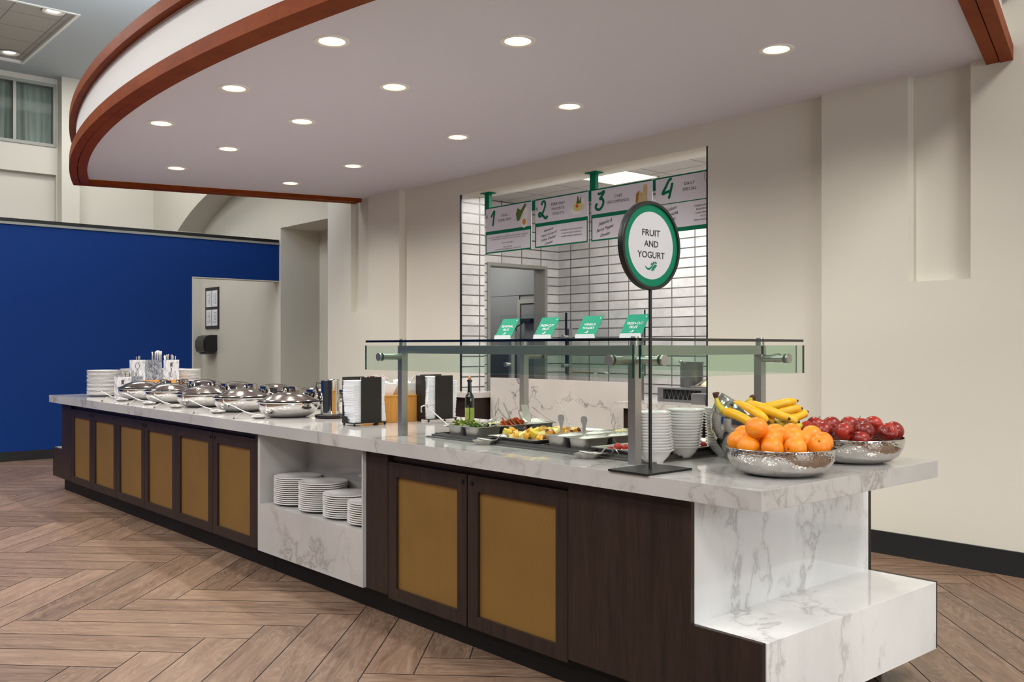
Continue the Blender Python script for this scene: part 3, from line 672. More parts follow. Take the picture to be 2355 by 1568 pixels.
# food drawings printed on the boards
def art(t, name, parts):
    for nm, mat, fn in parts:
        bm = NB(); fn(bm); obj(nm, place_flat(bm, TX, (0, 0, 0), .0014 if mat in ('ink',) else .001), mat, t)
x, y = W1*.78, (H1+q1)/2
art(b1, 'x', [('leek_drawing', 'leaf', lambda b: (flat(b, [(x-.075, y+.02), (x-.05, y+.08), (x+.0, y+.055), (x+.06, y+.115), (x+.085, y+.1), (x+.02, y+.02), (x-.02, y-.045), (x-.055, y-.05)]))),
              ('egg_drawing', 'inkwhite', lambda b: (disc(b, x+.05, y-.07, .047, .055, z=.0007), disc(b, x+.078, y+.015, .038, .055))),
              ('yolk_drawing', 'melon', lambda b: disc(b, x+.05, y-.065, .026, .031, z=.0014))])
x, y = W2_*.82, (H2_+q2)/2
art(b2, 'x', [('plate_drawing', 'inkwhite', lambda b: flat(b, [(x-.1, y-.04), (x-.02, y+.05), (x+.07, y+.07), (x+.085, y+.01), (x+.03, y-.075), (x-.06, y-.075)])),
              ('omelet_drawing', 'honeydew', lambda b: disc(b, x+.005, y-.005, .07, .045, z=.0008)), ('herb_drawing', 'leaf', lambda b: flat(b, [(x-.02, y+.02), (x+.0, y+.1), (x+.02, y+.04), (x+.045, y+.09), (x+.04, y+.02)], .0015)), ('bacon_drawing', 'tomato', lambda b: disc(b, x-.01, y+.0, .02, .016, z=.0016))])
x, y = W3*.84, (H3+q3)/2
art(b3, 'x', [('cheese_drawing', 'food_beige', lambda b: (flat(b, [(x-.07, y-.06), (x-.065, y+.02), (x-.03, y+.045), (x+.03, y+.005), (x+.035, y-.07), (x-.02, y-.09)]), flat(b, [(x+.01, y+.02), (x+.02, y+.09), (x+.06, y+.09), (x+.062, y-.08), (x+.04, y-.07), (x+.036, y+.0)]))),
              ('rind_drawing', 'gold', lambda b: flat(b, [(x-.07, y-.06), (x-.065, y+.02), (x-.03, y+.045), (x-.045, y-.05)], .0008))])
bm = NB(); P = smoothpts([(W4*.79, q4+.13, 0), (W4*.75, q4+.17, 0), (W4*.77, q4+.22, 0), (W4*.83, q4+.2, 0), (W4*.9, q4+.23, 0), (W4*.92, q4+.16, 0), (W4*.88, q4+.12, 0), (W4*.8, q4+.11, 0)], 5); stroke(bm, [(p.x, p.y) for p in P], .0015); obj('chef_hat_drawing', place_flat(bm, TX, (0, 0, 0)), 'ink', b4)
for t_, w_ in ((b1, .03), (b2, .03)):
    bm = NB(); c = (.022, (q1+H1)/2+.04); stroke(bm, [(c[0]+.014*math.cos(a*PI/10), c[1]+.02*math.sin(a*PI/10)) for a in range(21)], .0012); flat(bm, [(c[0]-.008, c[1]), (c[0], c[1]+.012), (c[0]+.008, c[1]), (c[0], c[1]-.012)]); obj('badge', place_flat(bm, TX, (0, 0, 0)), 'brown_ink', t_)
# green hanging posts and tabs between the boards
for i, (px, zt, lb) in enumerate(((1118, 2.968, 'green metal hanger bracket holding the left end of the menu boards'), (1361, 2.968, 'green metal hanger post between menu boards 2 and 3'))):
    y = at(px, 440, X=XM).y
    t = thing('menu_hanger', lb, 'bracket', (XM, y, 2.74)); bm = NB(); box(bm, .009, .05, -.035, .035, 0, zt-2.74-.008); obj('post', bm, 'green', t)
    bm = NB(); box(bm, -.02, .08, -.07, .07, zt-2.74-.008, zt-2.74); obj('flange', bm, 'green', t)
for px in (1226, 1356, 1504):
    y = at(px, 440, X=XM).y; bm = NB(); box(bm, XM+.008, XM+.02, y-.03, y+.03, ZT-.1, ZT-.002)
    tag(obj('joining_tab', bm, 'green'), {1226: 'green tab joining menu boards 1 and 2', 1356: 'green tab joining menu boards 2 and 3', 1504: 'green tab joining menu boards 3 and 4'}[px], 'bracket', 'green tabs between menu boards')

# things on the wall by the passage
XP = XC
y0, y1 = at(474.5, 700, X=XP).y, at(504.7, 700, X=XP).y; z1, z0 = at(505, 659, X=XP).z, at(505, 755.5, X=XP).z
t = thing('notice_frame', 'dark framed set of four printed notices on the wall in the passage', 'picture frame', (XP, (y0+y1)/2, z0)); w_ = (y0-y1); h_ = z1-z0
bm = NB(); box(bm, -.02, 0, -w_/2, w_/2, 0, h_, .003); obj('frame', bm, 'dark_metal', t)
for iy in (0, 1):
    for iz in (0, 1):
        a = -w_/2+.035+iy*(w_/2-.03); c = .05+iz*(h_/2-.03); bm = NB(); box(bm, -.023, -.02, a, a+w_/2-.055, c, c+h_/2-.075); pg = obj('notice', bm, 'paper', t)
        bm = NB(); rd = random.Random(iy*2+iz)
        for k in range(9): yy = c+.05+k*(h_/2-.16)/9; box(bm, -.0236, -.0231, a+.03, a+.03+(w_/2-.12)*rd.uniform(.4, 1), yy, yy+.006)
        obj('print', bm, 'gray_paint', pg)
y0, y1 = at(449, 790, X=XP-.24).y, at(493, 790, X=XP).y
pc = at(474, 789, X=XP-.12); t = thing('paper_towel_dispenser', 'black rounded paper towel dispenser on the wall in the passage', 'dispenser', (XP, pc.y, at(480, 814, X=XP-.1).z))
bm = NB(); prof = []
h_ = .31
for k in range(13): a = PI/2+PI*k/12; prof.append((-.13+ -.1*math.cos(a-PI/2)*0+ -.11*abs(math.sin((k/12)*PI))*1.0, h_/2+(h_/2)*math.cos(k/12*PI)))
prism(bm, [(0, h_), (-.12, h_), (-.19, h_*.93), (-.235, h_*.72), (-.24, h_*.4), (-.22, h_*.14), (-.16, .01), (-.06, 0), (0, .06)], -.16, .16, 'y')
obj('housing', bm, 'plastic_black', t)
bm = NB(); prism(bm, [(-.03, h_-.03), (-.12, h_-.02), (-.18, h_*.88), (-.215, h_*.7), (-.22, h_*.4), (-.2, h_*.18), (-.15, .04), (-.07, .03), (-.03, .08)], -.172, -.16, 'y'); obj('side_cover', bm, 'black', t)
bm = NB(); box(bm, -.18, -.1, -.12, .12, -.006, .01); obj('paper_slot', bm, 'gray_metal', t)

# ================================================================== THE BUFFET ISLAND
X0_, X1_, ZS = 2.62, 3.86, .914
isl = thing('buffet_counter', 'long dark wood buffet counter with brass mesh doors, marble top and plate niche', 'counter', (3.2, 5.7, 0))
def ic(name, bm, m, par=None, **k):
    o = obj(name, bm, m, None, **k); p = par or isl; o.parent = p; o.matrix_parent_inverse = Matrix.Translation(-Vector((3.2, 5.7, 0))); return o
YN0, YN1 = 4.15, 5.33           # niche
bm = NB(); bev = 0
for a, b in ((2.66, 4.15), (5.33, 9.22)): box(bm, 2.642, X1_-.02, a, b, .13, .845)
box(bm, 2.96, X1_-.02, 4.15, 5.33, .13, .845)
box(bm, X0_, 2.66, 3.95, 4.15, .13, .845); box(bm, X0_, 2.66, 9.21, 9.49, .13, .845); box(bm, X0_, 2.66, 5.352, 5.43, .13, .845)
box(bm, 2.64, X1_-.02, 2.06, 2.70, .13, .845); box(bm, 2.64, X1_-.02, 1.79, 2.06, .13, .39); box(bm, 2.64, X1_-.02, 9.2, 9.47, .13, .845); box(bm, 2.64, X1_-.02, 9.45, 9.75, .13, .39)
ic('carcass', bm, 'walnut')
bm = NB(); prism(bm, [(2.05, .845), (2.66, .845), (2.66, .13), (1.76, .13), (1.76, .405), (2.05, .405)], X0_, X0_+.02, 'x'); ic('end_panel', bm, 'walnut')
bm = NB(); prism(bm, [(9.5, .845), (9.21, .845), (9.21, .13), (9.79, .13), (9.79, .405), (9.5, .405)], X0_-.001, X0_+.02, 'x'); ic('end_panel', bm, 'walnut')
bm = NB(); prism(bm, [(2.05, .845), (2.4, .845), (2.4, .13), (1.76, .13), (1.76, .405), (2.05, .405)], X1_-.001, X1_+.018, 'x'); ic('end_panel', bm, 'walnut')
bm = NB(); box(bm, X0_+.021, X1_-.002, 2.052, 2.066, .40, .845); ic('marble_upright', bm, 'marble_step')
bm = NB(); box(bm, X0_+.021, X1_-.002, 1.758, 2.052, .392, .404, .001); ic('marble_step_top', bm, 'marble_step')
bm = NB(); box(bm, X0_+.02, X1_-.002, 1.756, 1.77, .13, .4035); ic('marble_riser', bm, 'marble_step')
bm = NB(); box(bm, X0_+.02, X1_, 9.49, 9.5, .4, .845); box(bm, X0_+.02, X1_, 9.5, 9.79, .392, .406); box(bm, X0_+.02, X1_, 9.78, 9.79, .13, .4); ic('marble_far_end', bm, 'marble_step')
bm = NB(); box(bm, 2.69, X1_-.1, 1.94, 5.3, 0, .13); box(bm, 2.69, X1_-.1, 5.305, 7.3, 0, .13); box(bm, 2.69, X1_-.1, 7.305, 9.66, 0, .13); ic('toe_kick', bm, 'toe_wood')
bm = NB(); box(bm, 2.565, 3.805, 1.725, 9.72, .846, ZS, .0015)
ic('countertop', bm, 'marble_top')
# marble niche
bm = NB(); box(bm, 2.60, 2.95, YN0+.001, YN0+.012, .13, .845); box(bm, 2.60, 2.95, YN1-.012, YN1+.02, .13, .845); box(bm, 2.612, 2.925, YN0+.012, YN1-.012, .405, .42); box(bm, 2.60, 2.612, YN0+.012, YN1-.012, .13, .42); box(bm, 2.925, 2.96, YN0+.012, YN1-.012, .405, .845)
ic('plate_niche', bm, 'marble_top')
# doors
def door(ya, yb, zb=.125, zt=.808, lock=+1):
    bm = NB(); w_ = .07
    box(bm, X0_, 2.641, ya, ya+w_, zb, zt, .0015); box(bm, X0_, 2.641, yb-w_, yb, zb, zt, .0015); box(bm, X0_, 2.641, ya+w_, yb-w_, zb, zb+.06); box(bm, X0_, 2.641, ya+w_, yb-w_, zt-.07, zt)
    d = ic('door', bm, 'walnut')
    bm = NB(); box(bm, 2.634, 2.641, ya+w_-.004, yb-w_+.004, zb+.055, zt-.065); m = ic('mesh_panel', bm, 'perforated_brass'); m.parent = d; m.matrix_parent_inverse = d.matrix_world.inverted() if 0 else Matrix()
    y = yb-.03 if lock > 0 else ya+.03
    bm = NB(); tube(bm, [(X0_, y, zt-.035), (X0_-.005, y, zt-.035)], .011, 16); tube(bm, [(X0_-.005, y, zt-.035), (X0_-.007, y, zt-.035)], .006, 12); k = ic('lock', bm, 'dark_metal', smooth=40); k.parent = d; k.matrix_parent_inverse = Matrix()
for i, (a, b) in enumerate(((8.605, 9.208), (7.975, 8.60), (7.333, 7.97), (6.705, 7.328), (6.065, 6.70), (5.432, 6.06))): door(a, b, .125, .805, -1 if i % 2 == 0 else 1)
door(3.312, 3.945, .115, .80, -1); door(2.663, 3.303, .115, .80, 1)

# ================================================================== SNEEZE GUARD
GX0, GX1, GY0, GY1, GC = 2.78, 3.63, 2.45, 4.05, 1.325
t = thing('sneeze_guard', 'brushed steel and green glass sneeze guard standing over the cold food wells', 'sneeze guard', (GX0, GY0, ZS))
def gp(bm, nm, m, **k):
    for v in bm.verts: v.co -= Vector((GX0, GY0, ZS))
    return obj(nm, bm, m, t, **k)
s = .019
for x, y in ((GX0, GY0), (GX0, GY1), (GX1, GY0), (GX1, GY1)):
    bm = NB(); box(bm, x-s, x+s, y-s, y+s, ZS, 1.342, .0015); gp(bm, 'post', 'steel')
    bm = NB(); tube(bm, [(x, y, 1.382), (x, y, 1.40)], .019, 18); tube(bm, [(x, y, 1.41), (x, y, 1.417)], .016, 18); gp(bm, 'standoff', 'steel', smooth=40)
bm = NB(); box(bm, GX0-s, GX0+s, GY0-s, GY1+s, 1.342, 1.382, .001); box(bm, GX1-s, GX1+s, GY0-s, GY1+s, 1.342, 1.382, .001); box(bm, GX0, GX1, GY0-s, GY0+s, 1.3425, 1.3815); box(bm, GX0, GX1, GY1-s, GY1+s, 1.3425, 1.3815); gp(bm, 'top_frame', 'steel_h')
def arm(x, y, dx, dy):
    a = Vector((x, y, GC)); d = Vector((dx, dy, 0)); bm = NB(); tube(bm, [a+d*.019, a+d*.128], .0165, 20); tube(bm, [a+d*.142, a+d*.152], .021, 20); tube(bm, [a+d*.124, a+d*.129], .0205, 20); gp(bm, 'glass_arm', 'steel', smooth=40)
arm(GX0, GY0, -1, 0); arm(GX0, GY1, -1, 0); arm(GX0, GY0, 0, -1); arm(GX1, GY0, 0, -1); arm(GX0, GY1, 0, 1) if 0 else None; arm(GX1, GY1, 1, 0); arm(GX1, GY0, 1, 0)
def pane(nm, x0, x1, y0, y1, z0, z1, edge, m='glass'):
    bm = NB(); box(bm, x0, x1, y0, y1, z0, z1); dims = [x1-x0, y1-y0, z1-z0]; ax = dims.index(min(dims)); bm.normal_update()
    for f in bm.faces:
        if abs(f.normal[ax]) < .5: f.material_index = 2 if abs(f.normal.z) > .5 else 1
    gp(bm, nm, [m, edge, 'glass_edge_light'])
pane('glass_pane', 2.632, 2.642, 2.332, 4.18, 1.258, 1.383, 'glass_edge'); pane('glass_pane', 2.656, 3.77, 2.311, 2.321, 1.258, 1.383, 'glass_edge'); pane('glass_pane', 3.762, 3.772, 2.35, 4.18, 1.258, 1.383, 'glass_edge')
pane('glass_shelf', 2.635, 3.77, 2.315, 4.18, 1.3985, 1.4095, 'shelf_edge')

# small green cards on the glass shelf
for i, (px, L) in enumerate(((1158, ['SEASONAL', 'FRUIT']), (1249, ['FRESH-CUT', 'FRUIT']), (1347, ['VANILLA', 'YOGURT']), (1451, ['FRESH-CUT', 'FRUIT']))):
    y = at(px, 776, X=2.90).y; w_ = .118; wh = ('leftmost of the four on the glass shelf', 'second from the left on the glass shelf', 'third from the left on the glass shelf', 'rightmost beside the round sign pole')[i]
    c = thing('food_label_card', f'green card reading {" ".join(L).lower()}, {wh}', 'sign card', (2.90, y, 1.4095), 0, 'green food cards on the glass shelf')
    bm = NB(); prism(bm, [(-.02, 0), (.05, 0), (.05, .004), (-.006, .004), (-.012, .022), (-.016, .022)], -w_/2-.002, w_/2-.012, 'y'); obj('holder', bm, 'acrylic', c)
    ln = R(32); bm = NB(); box(bm, -.0012, .0012, -w_/2, w_/2, 0, .112); cd_ = obj('card', bm, 'brightgreen', c, loc=(-.008, 0, .006)); cd_.rotation_euler = (0, ln, 0)
    for k, s_ in enumerate(L): obj('lettering', place_flat(textbm(NB(), s_, w_/2, .062-k*.019, .0125, None), TX, (-.0012, w_/2, 0), .0006), 'inkwhite', cd_)
    bm = NB(); swoosh(bm, w_/2, .028, .022); disc(bm, w_-.012, .1, .003, n=8)
    o = obj('emblem', place_flat(bm, TX, (-.0012, w_/2, 0), .0006), 'inkwhite', cd_)

# round sign on its stand
c = thing('round_sign', 'round fruit and yogurt sign on a black pole standing on the counter', 'sign', (2.685, 2.29, ZS))
bm = NB(); box(bm, -.128, .128, -.095, .095, 0, .008, .001); obj('base_plate', bm, 'black', c)
bm = NB(); tube(bm, [(0, 0, .008), (0, 0, .676)], .0065, 14); obj('pole', bm, 'black', c, 40)
dz = 1.7535-ZS; rr = .166
bm = NB()
n = 72
prof = [(rr-.013, -.011), (rr-.002, -.011), (rr, -.008), (rr, .012), (rr-.002, .014), (rr-.013, .014), (rr-.013, .0), (rr-.013, -.011)]
lathe(bm, prof[:-1]+[prof[0]], n); 
for v in bm.verts: v.co = Vector((v.co.x, v.co.z, v.co.y+dz))
obj('rim', bm, 'black', c, 40)
bm = NB(); lathe(bm, [(0, -.004), (rr-.012, -.004), (rr-.012, .010), (0, .010)], n)
for v in bm.verts: v.co = Vector((v.co.x, v.co.z, v.co.y+dz))
obj('green_panel', bm, 'green', c, 40)
bm = NB(); disc(bm, 0, 0, .126, .126, 72); obj('face', place_flat(bm, TY, (0, -.004, dz), .0006), 'signwhite', c)
bm = NB()
for k, (s_, wd) in enumerate((('FRUIT', .102), ('AND', .08), ('YOGURT', .154))): textbm(bm, s_, 0, .036-k*.041, .0245, wd)
obj('lettering', place_flat(bm, TY, (0, -.004, dz), .0014), 'ink', c)
bm = NB(); swoosh(bm, 0, -.076, .064); obj('leaf_emblem', place_flat(bm, TY, (0, -.004, dz), .0014), 'green', c)

# ================================================================== PLATES
def plate_bm(r=.142):
    k = r/.142
    return lathe(NB(), [(0, .002), (.075*k, .002), (.082*k, 0), (.088*k, .0), (.096*k, .006), (.1385*k, .0132), (.142*k, .0165), (.142*k, .0198), (.137*k, .0205), (.1*k, .0105), (.088*k, .0055), (0, .0055)], 48)
p0 = obj('dinner_plate', plate_bm(), 'ceramic', smooth=50); first = [True]
p0me = p0.data
def stack(cx, cy, z, n, pitch, where, group, jt=.002, sd=1, me=None, nm='dinner_plate', noun='white plate', r=1, cat='plate'):
    rd = random.Random(sd)
    for i in range(n):
        if nm == 'dinner_plate' and first[0]: o = p0; first[0] = False
        else: o = bpy.data.objects.new(nm, me or p0me); COL.objects.link(o)
        o.location = (cx+rd.uniform(-jt, jt), cy+rd.uniform(-jt, jt), z+i*pitch); o.rotation_euler.z = rd.uniform(0, 6); o.scale = (r, r, 1)
        tag(o, f'{noun}, {nth(i, n)}, {where}', cat, group)
NZ = .42
for px, n, wh, top in ((683.5, 14, 'leftmost stack in the marble niche', 0), (742, 14, 'second stack from left, marble niche', 0), (800, 11, 'third stack from left, marble niche', 0), (864, 10, 'rightmost stack in the marble niche', 0)):
    y = at(px, 1150, X=2.765).y; stack(2.768, min(max(y, YN0+.16), YN1-.16), NZ, n, .0118, wh, 'plates stacked in the marble niche', .0015, int(px))
for px, z_, n, wh in ((239, 8.85, 20, 'tall stack at far left counter end'), (313, 9.35, 20, 'stack behind the spoon crock'), (391, 9.4, 20, 'hidden stack behind the fork crock'), (467, 9.35, 20, 'stack right of the fork crock')):
    q = at(px, 900, D=z_); stack(min(q.x, 3.64), min(q.y, 9.56), ZS, n, .0118, wh, 'plates stacked at the far end of the counter', .0025, int(px), r=1.05)

# ================================================================== CUTLERY CROCKS
q = at(362, 873, D=8.95); ry = R(-21)
bb = thing('bamboo_riser', 'bamboo riser carrying three marble cutlery crocks at the far end', 'riser', (q.x, q.y, ZS), ry)
bm = NB(); box(bm, -.26, .26, -.075, .09, 0, .148, .003); obj('upper_step', bm, 'bamboo', bb)
def rl(x, y, z): return Vector((q.x, q.y, ZS))+Matrix.Rotation(ry, 3, 'Z') @ Vector((x, y, z))
def crock(loc, m, icon, lb, rz=ry, s=.07, h=.19):
    c = thing('cutlery_crock', lb, 'crock', loc, rz, 'marble cutlery crocks')
    bm = NB(); box(bm, -s, s, -s, s, 0, h, .003)
    tp = [f for f in bm.faces if f.normal.z > .9 and f.calc_area() > s*s]; r = bmesh.ops.inset_region(bm, faces=tp, thickness=.009); 
    for f in tp:
        e = bmesh.ops.extrude_face_region(bm, geom=[f]); vv = [v for v in e['geom'] if isinstance(v, bmesh.types.BMVert)]; bmesh.ops.translate(bm, verts=vv, vec=(0, 0, -h+.02)); bmesh.ops.delete(bm, geom=[f], context='FACES')
    obj('body', bm, m, c)
    if icon:
        bm = NB()
        if icon == 'spoon':
            stroke(bm, [(.017*math.sin(a*PI/12), .135+.03*math.cos(a*PI/12)) for a in range(25)], .0022); stroke(bm, [(-.003, .106), (-.008, .03)], .0018); stroke(bm, [(.003, .106), (.008, .03)], .0018); stroke(bm, [(-.008, .031), (.008, .031)], .0018)
        else:
            flat(bm, [(-.011, .128), (.011, .128), (.011, .165), (-.011, .165)]); stroke(bm, [(-.009, .128), (-.002, .108), (-.007, .03)], .002); stroke(bm, [(.009, .128), (.002, .108), (.007, .03)], .002); stroke(bm, [(-.008, .031), (.008, .031)], .0018)
        obj('cutlery_emblem', place_flat(bm, TY, (0, -s, 0), .0008), 'brown_ink', c)
    return c
UP = .148
crock(rl(-.175, 0, UP), 'marble_crock', 'spoon', 'pale marble crock with a spoon emblem on the bamboo riser')
crock(rl(-.03, 0, UP), 'marble_crock_dark', None, 'dark grey veined marble crock full of knives on the bamboo riser')
crock(rl(.125, 0, UP), 'marble_crock', 'fork', 'pale marble crock with a fork emblem and forks on the bamboo riser')
qa, qb = at(283, 913, D=8.47), at(309, 905, D=8.66)
crock((qa.x, qa.y, ZS), 'marble_crock', 'fork', 'marble crock with a fork emblem standing low on the counter, beside the tall plate stack')
crock((qb.x, qb.y, ZS), 'marble_crock_dark', None, 'grey marble crock low on the counter, behind the leftmost chafing dish')
def cutlery(kind):
    bm = NB()
    if kind == 'knife': tube(bm, [(0, 0, 0), (0, 0, .12), (0, 0, .2), (0, 0, .235), (0, 0, .243)], [.004, .005, .0075, .009, .004], 8)
    elif kind == 'fork': ribbon(bm, [(0, 0, 0), (0, 0, .1), (0, 0, .16), (0, 0, .195), (0, 0, .207)], [.004, .004, .007, .011, .006], .003, (1, 0, 0))
    else: ribbon(bm, [(0, 0, 0), (0, 0, .1), (0, 0, .15), (0, 0, .185), (0, 0, .194)], [.004, .004, .007, .011, .006], .003, (1, 0, 0))
    return bm
CUT = {k: None for k in ('knife', 'fork', 'spoon')}
def put_cut(kind, base, n, where, spread=.045, tilt=.16, sd=1):
    rd = random.Random(sd)
    for i in range(n):
        if CUT[kind] is None: CUT[kind] = obj('table_'+kind, cutlery(kind), 'flatware', smooth=50); o = CUT[kind]
        else: o = CUT[kind].copy(); COL.objects.link(o)
        o.location = base+Vector((rd.uniform(-spread, spread), rd.uniform(-spread, spread), rd.uniform(.022, .04)+(.0 if kind != 'spoon' else -.0)))
        o.rotation_euler = (rd.uniform(-tilt, tilt)*.6, rd.uniform(-tilt, tilt)*.6, rd.uniform(0, 6))
        tag(o, f'metal {kind} standing in {where}', kind, f'{kind} handles in {where}')
put_cut('knife', rl(-.02, 0, UP), 7, 'the dark marble crock on the riser', sd=4)
put_cut('fork', rl(.125, 0, UP), 9, 'the marble crock with the fork emblem on the riser', sd=5)
put_cut('spoon', rl(-.175, 0, UP), 4, 'the marble crock with the spoon emblem', .02, .1, sd=6)
put_cut('fork', Vector((qa.x, qa.y, ZS)), 7, 'the low marble crock beside the plate stack', sd=7)
put_cut('fork', Vector((qb.x, qb.y, ZS)), 6, 'the low grey crock behind the first chafing dish', sd=8)

# ================================================================== CHAFING DISHES
def chafer():
    c = thing('chafing_dish', 'c', 'chafing dish', (0, 0, ZS), 0, 'round steel chafing dishes')
    bm = NB(); lathe(bm, [(0, 0), (.105, 0), (.135, .006), (.168, .026), (.188, .052), (.195, .066), (.1955, .094), (.204, .096), (.206, .101), (.199, .103), (.19, .098), (.18, .06), (.1, .012), (0, .012)], 56); obj('water_pan', bm, 'chrome', c, 50)
    bm = NB(); lathe(bm, [(.17, .1035), (.199, .1035), (.199, .1085), (.17, .1085), (.17, .1035)], 48); obj('gasket', bm, 'black', c, 40)
    bm = NB(); lathe(bm, [(.186, .109), (.19, .110), (.186, .114), (.168, .121), (.135, .139), (.09, .154), (.04, .162), (0, .164)], 56); obj('lid', bm, 'lid_steel', c, 60)
    # hinge side handle: block, latch plate with hook
    bm = NB(); box(bm, .195, .245, .03, .125, .105, .172, .014); box(bm, .17, .22, .05, .105, .11, .15, .006); obj('hinge_block', bm, 'lid_steel', c, 50)
    bm = NB(); box(bm, .205, .225, -.10, -.012, .108, .163, .010); lp = obj('latch_plate', bm, 'black', c, 50)
    bm = NB(); tube(bm, smoothpts([(.203, -.09, .116), (.195, -.07, .126), (.193, -.05, .130), (.193, -.038, .148), (.195, -.022, .140), (.197, -.032, .124)], 5), .006, 8); tube(bm, smoothpts([(.227, -.09, .116), (.235, -.07, .126), (.237, -.05, .130), (.237, -.038, .148), (.235, -.022, .140), (.233, -.032, .124)], 5), .006, 8); obj('hook', bm, 'chrome', lp, 60)
    bm = NB(); tube(bm, smoothpts([(-.03, .186, .108), (-.02, .215, .128), (.02, .215, .128), (.03, .186, .108)], 5), .006, 8); obj('lid_handle', bm, 'chrome', c, 60)
    return c
ch = chafer(); YC = [5.65, 6.36, 7.05, 7.72, 8.37]
wh = ['nearest', 'second nearest', 'middle', 'second farthest', 'farthest']
for i, y in enumerate(YC):
    lb = f'domed steel chafing dish, {wh[i]} in the row along the front edge'
    if i == 0: ch.location = (2.965, y, ZS); ch['label'] = lb
    else: dup(ch, (2.97, y, ZS), 0, lb)
for i, y in enumerate((5.62, 6.33, 7.02, 7.72, 8.4)):
    dup(ch, (3.55, y, ZS), PI, f'domed steel chafing dish, {wh[i]} in the back row')
# spoon rests and serving spoons before them
def spoon_rest_bm():
    bm = NB(); lathe(bm, [(0, .0), (.022, 0), (.04, .010), (.046, .016), (.044, .018), (.038, .012), (.02, .004), (0, .004)], 28)
    for v in bm.verts: v.co.x *= 1.25
    ribbon(bm, smoothpts([(-.052, 0, .015), (-.075, 0, .03), (-.1, 0, .04), (-.125, 0, .034), (-.15, 0, .016), (-.168, 0, .001)], 4), [.011]*8+[.015]*8+[.02]*5, .003, (0, 1, 0)); return bm
def serving_spoon_bm(L=.21):
    bm = NB(); ball(bm, (0, 0, .008), .034, (1.3, .85, .32)); bmesh.ops.bisect_plane(bm, geom=bm.verts[:]+bm.edges[:]+bm.faces[:], plane_co=(0, 0, .010), plane_no=(0, 0, 1), clear_outer=True); bmesh.ops.solidify(bm, geom=bm.faces[:], thickness=.0015)
    tube(bm, smoothpts([(-.04, 0, .009), (-.1, 0, .02), (-L*.8, 0, .045), (-L*.95, 0, .052), (-L, 0, .046), (-L*.98, 0, .036)], 4), [.004]*21, 8, sq=.6); return bm
sr = None; ss = None
RESTS = [(664, 958, 'nearest'), (572, 946, 'second nearest'), (487, 934, 'middle'), (405, 927, 'second farthest'), (352, 919, 'farthest')]
for px, py, wh_ in RESTS:
    p = at(px+12, py, Z=ZS); p.x = max(min(p.x, 2.74), 2.66); az = math.atan2(RT[1], RT[0])
    lb = f'curved steel spoon rest before the {wh_} front chafing dish'
    if sr is None: sr = obj('spoon_rest', spoon_rest_bm(), 'flatware', smooth=50); o = sr
    else: o = sr.copy(); COL.objects.link(o)
    o.location = (p.x, p.y, ZS); o.rotation_euler.z = az; tag(o, lb, 'spoon rest', 'spoon rests before the chafing dishes')
    if ss is None: ss = obj('serving_spoon', serving_spoon_bm(), 'flatware', smooth=60); o = ss
    else: o = ss.copy(); COL.objects.link(o)
    o.location = (p.x, p.y, ZS+.016); o.rotation_euler = (0, .12, az+.12); tag(o, f'serving spoon lying on the rest before the {wh_} front chafing dish', 'serving spoon', 'serving spoons before the chafing dishes')

# ================================================================== PITCHER
q = at(759, 961, Z=ZS)
t = thing('drip_tray', 'black octagonal tray under the steel pitcher', 'tray', (q.x, q.y, ZS), .2)
bm = NB(); lathe(bm, [(0, 0), (.088, 0), (.097, .006), (.097, .02), (.09, .024), (.086, .018), (0, .018)], 8); obj('tray_body', bm, 'plastic_black', t)
t = thing('pitcher', 'tall polished steel water pitcher with an angular handle beside the napkin holder', 'pitcher', (q.x, q.y, ZS+.019), .2)
bm = NB(); lathe(bm, [(0, 0), (.056, 0), (.060, .004), (.060, .225), (.063, .228), (.058, .23), (.056, .225), (.056, .01), (0, .01)], 40); obj('pitcher_body', bm, 'chrome', t, 40)
bm = NB(); ribbon(bm, [(-.05, .0, .205), (-.085, 0, .212), (-.088, 0, .18), (-.06, 0, .075), (-.055, 0, .07)], .010, .007, (0, 1, 0)); o = obj('handle', bm, 'chrome', t, rz=-.75-.2)
bm = NB(); prism(bm, [(.05, -.02), (.075, 0), (.05, .02)], .205, .232); obj('spout', bm, 'chrome', t)

# ================================================================== NAPKIN HOLDERS
def napkins(lb, loc, sx, sy, h, sd, group):
    rd = random.Random(sd); bm = NB(); n = int(h/.0048); z = 0
    for i in range(n):
        a = rd.uniform(-.0025, .0025); b = rd.uniform(-.002, .002); lean = .006*math.sin(i/n*5+sd)
        box(bm, -sx/2+a+lean, sx/2+a+lean, -sy/2+b, sy/2+b, z, z+.0042); z += .0048
    tag(obj('napkin_stack', bm, 'paper', loc=loc), lb, 'napkins', group, 'stuff')
def holder(x0, y0, lb, wide_left):
    W_, D_, H_ = .225, .13, .285
    t = thing('napkin_holder', lb, 'napkin holder', (x0, y0, ZS), 0, 'black napkin holders')
    bm = NB(); box(bm, 0, W_, 0, D_, .014, .02, .001); obj('base_plate', bm, 'black_tex', t)
    for a in (.008, W_-.008):
        for b in (.008, D_-.008): obj('foot', ball(NB(), (a, b, .0075), .0075, seg=10, rings=8), 'black', t, 60)
    for (a0, a1, b0, b1, c1) in ([(.05, .19, .0, .004, H_), (.0, .15, D_-.004, D_, H_), (.19, W_-.004, D_-.004, D_, H_), (.11, .114, .004, D_-.004, H_-.02)] if not wide_left else [(.055, .19, .0, .004, H_), (.03, W_-.03, D_-.004, D_, H_+.004), (.11, .114, .004, D_-.004, H_-.02), (-.002, .0015, .035, D_, H_)]):
        bm = NB(); box(bm, a0, a1, b0, b1, .02, c1, .0015); obj('divider_panel', bm, 'black_tex', t)
    bm = NB(); box(bm, -.003, .0, .07, D_-.002, .014, .055, .001); obj('end_lip', bm, 'black_tex', t)
    return t
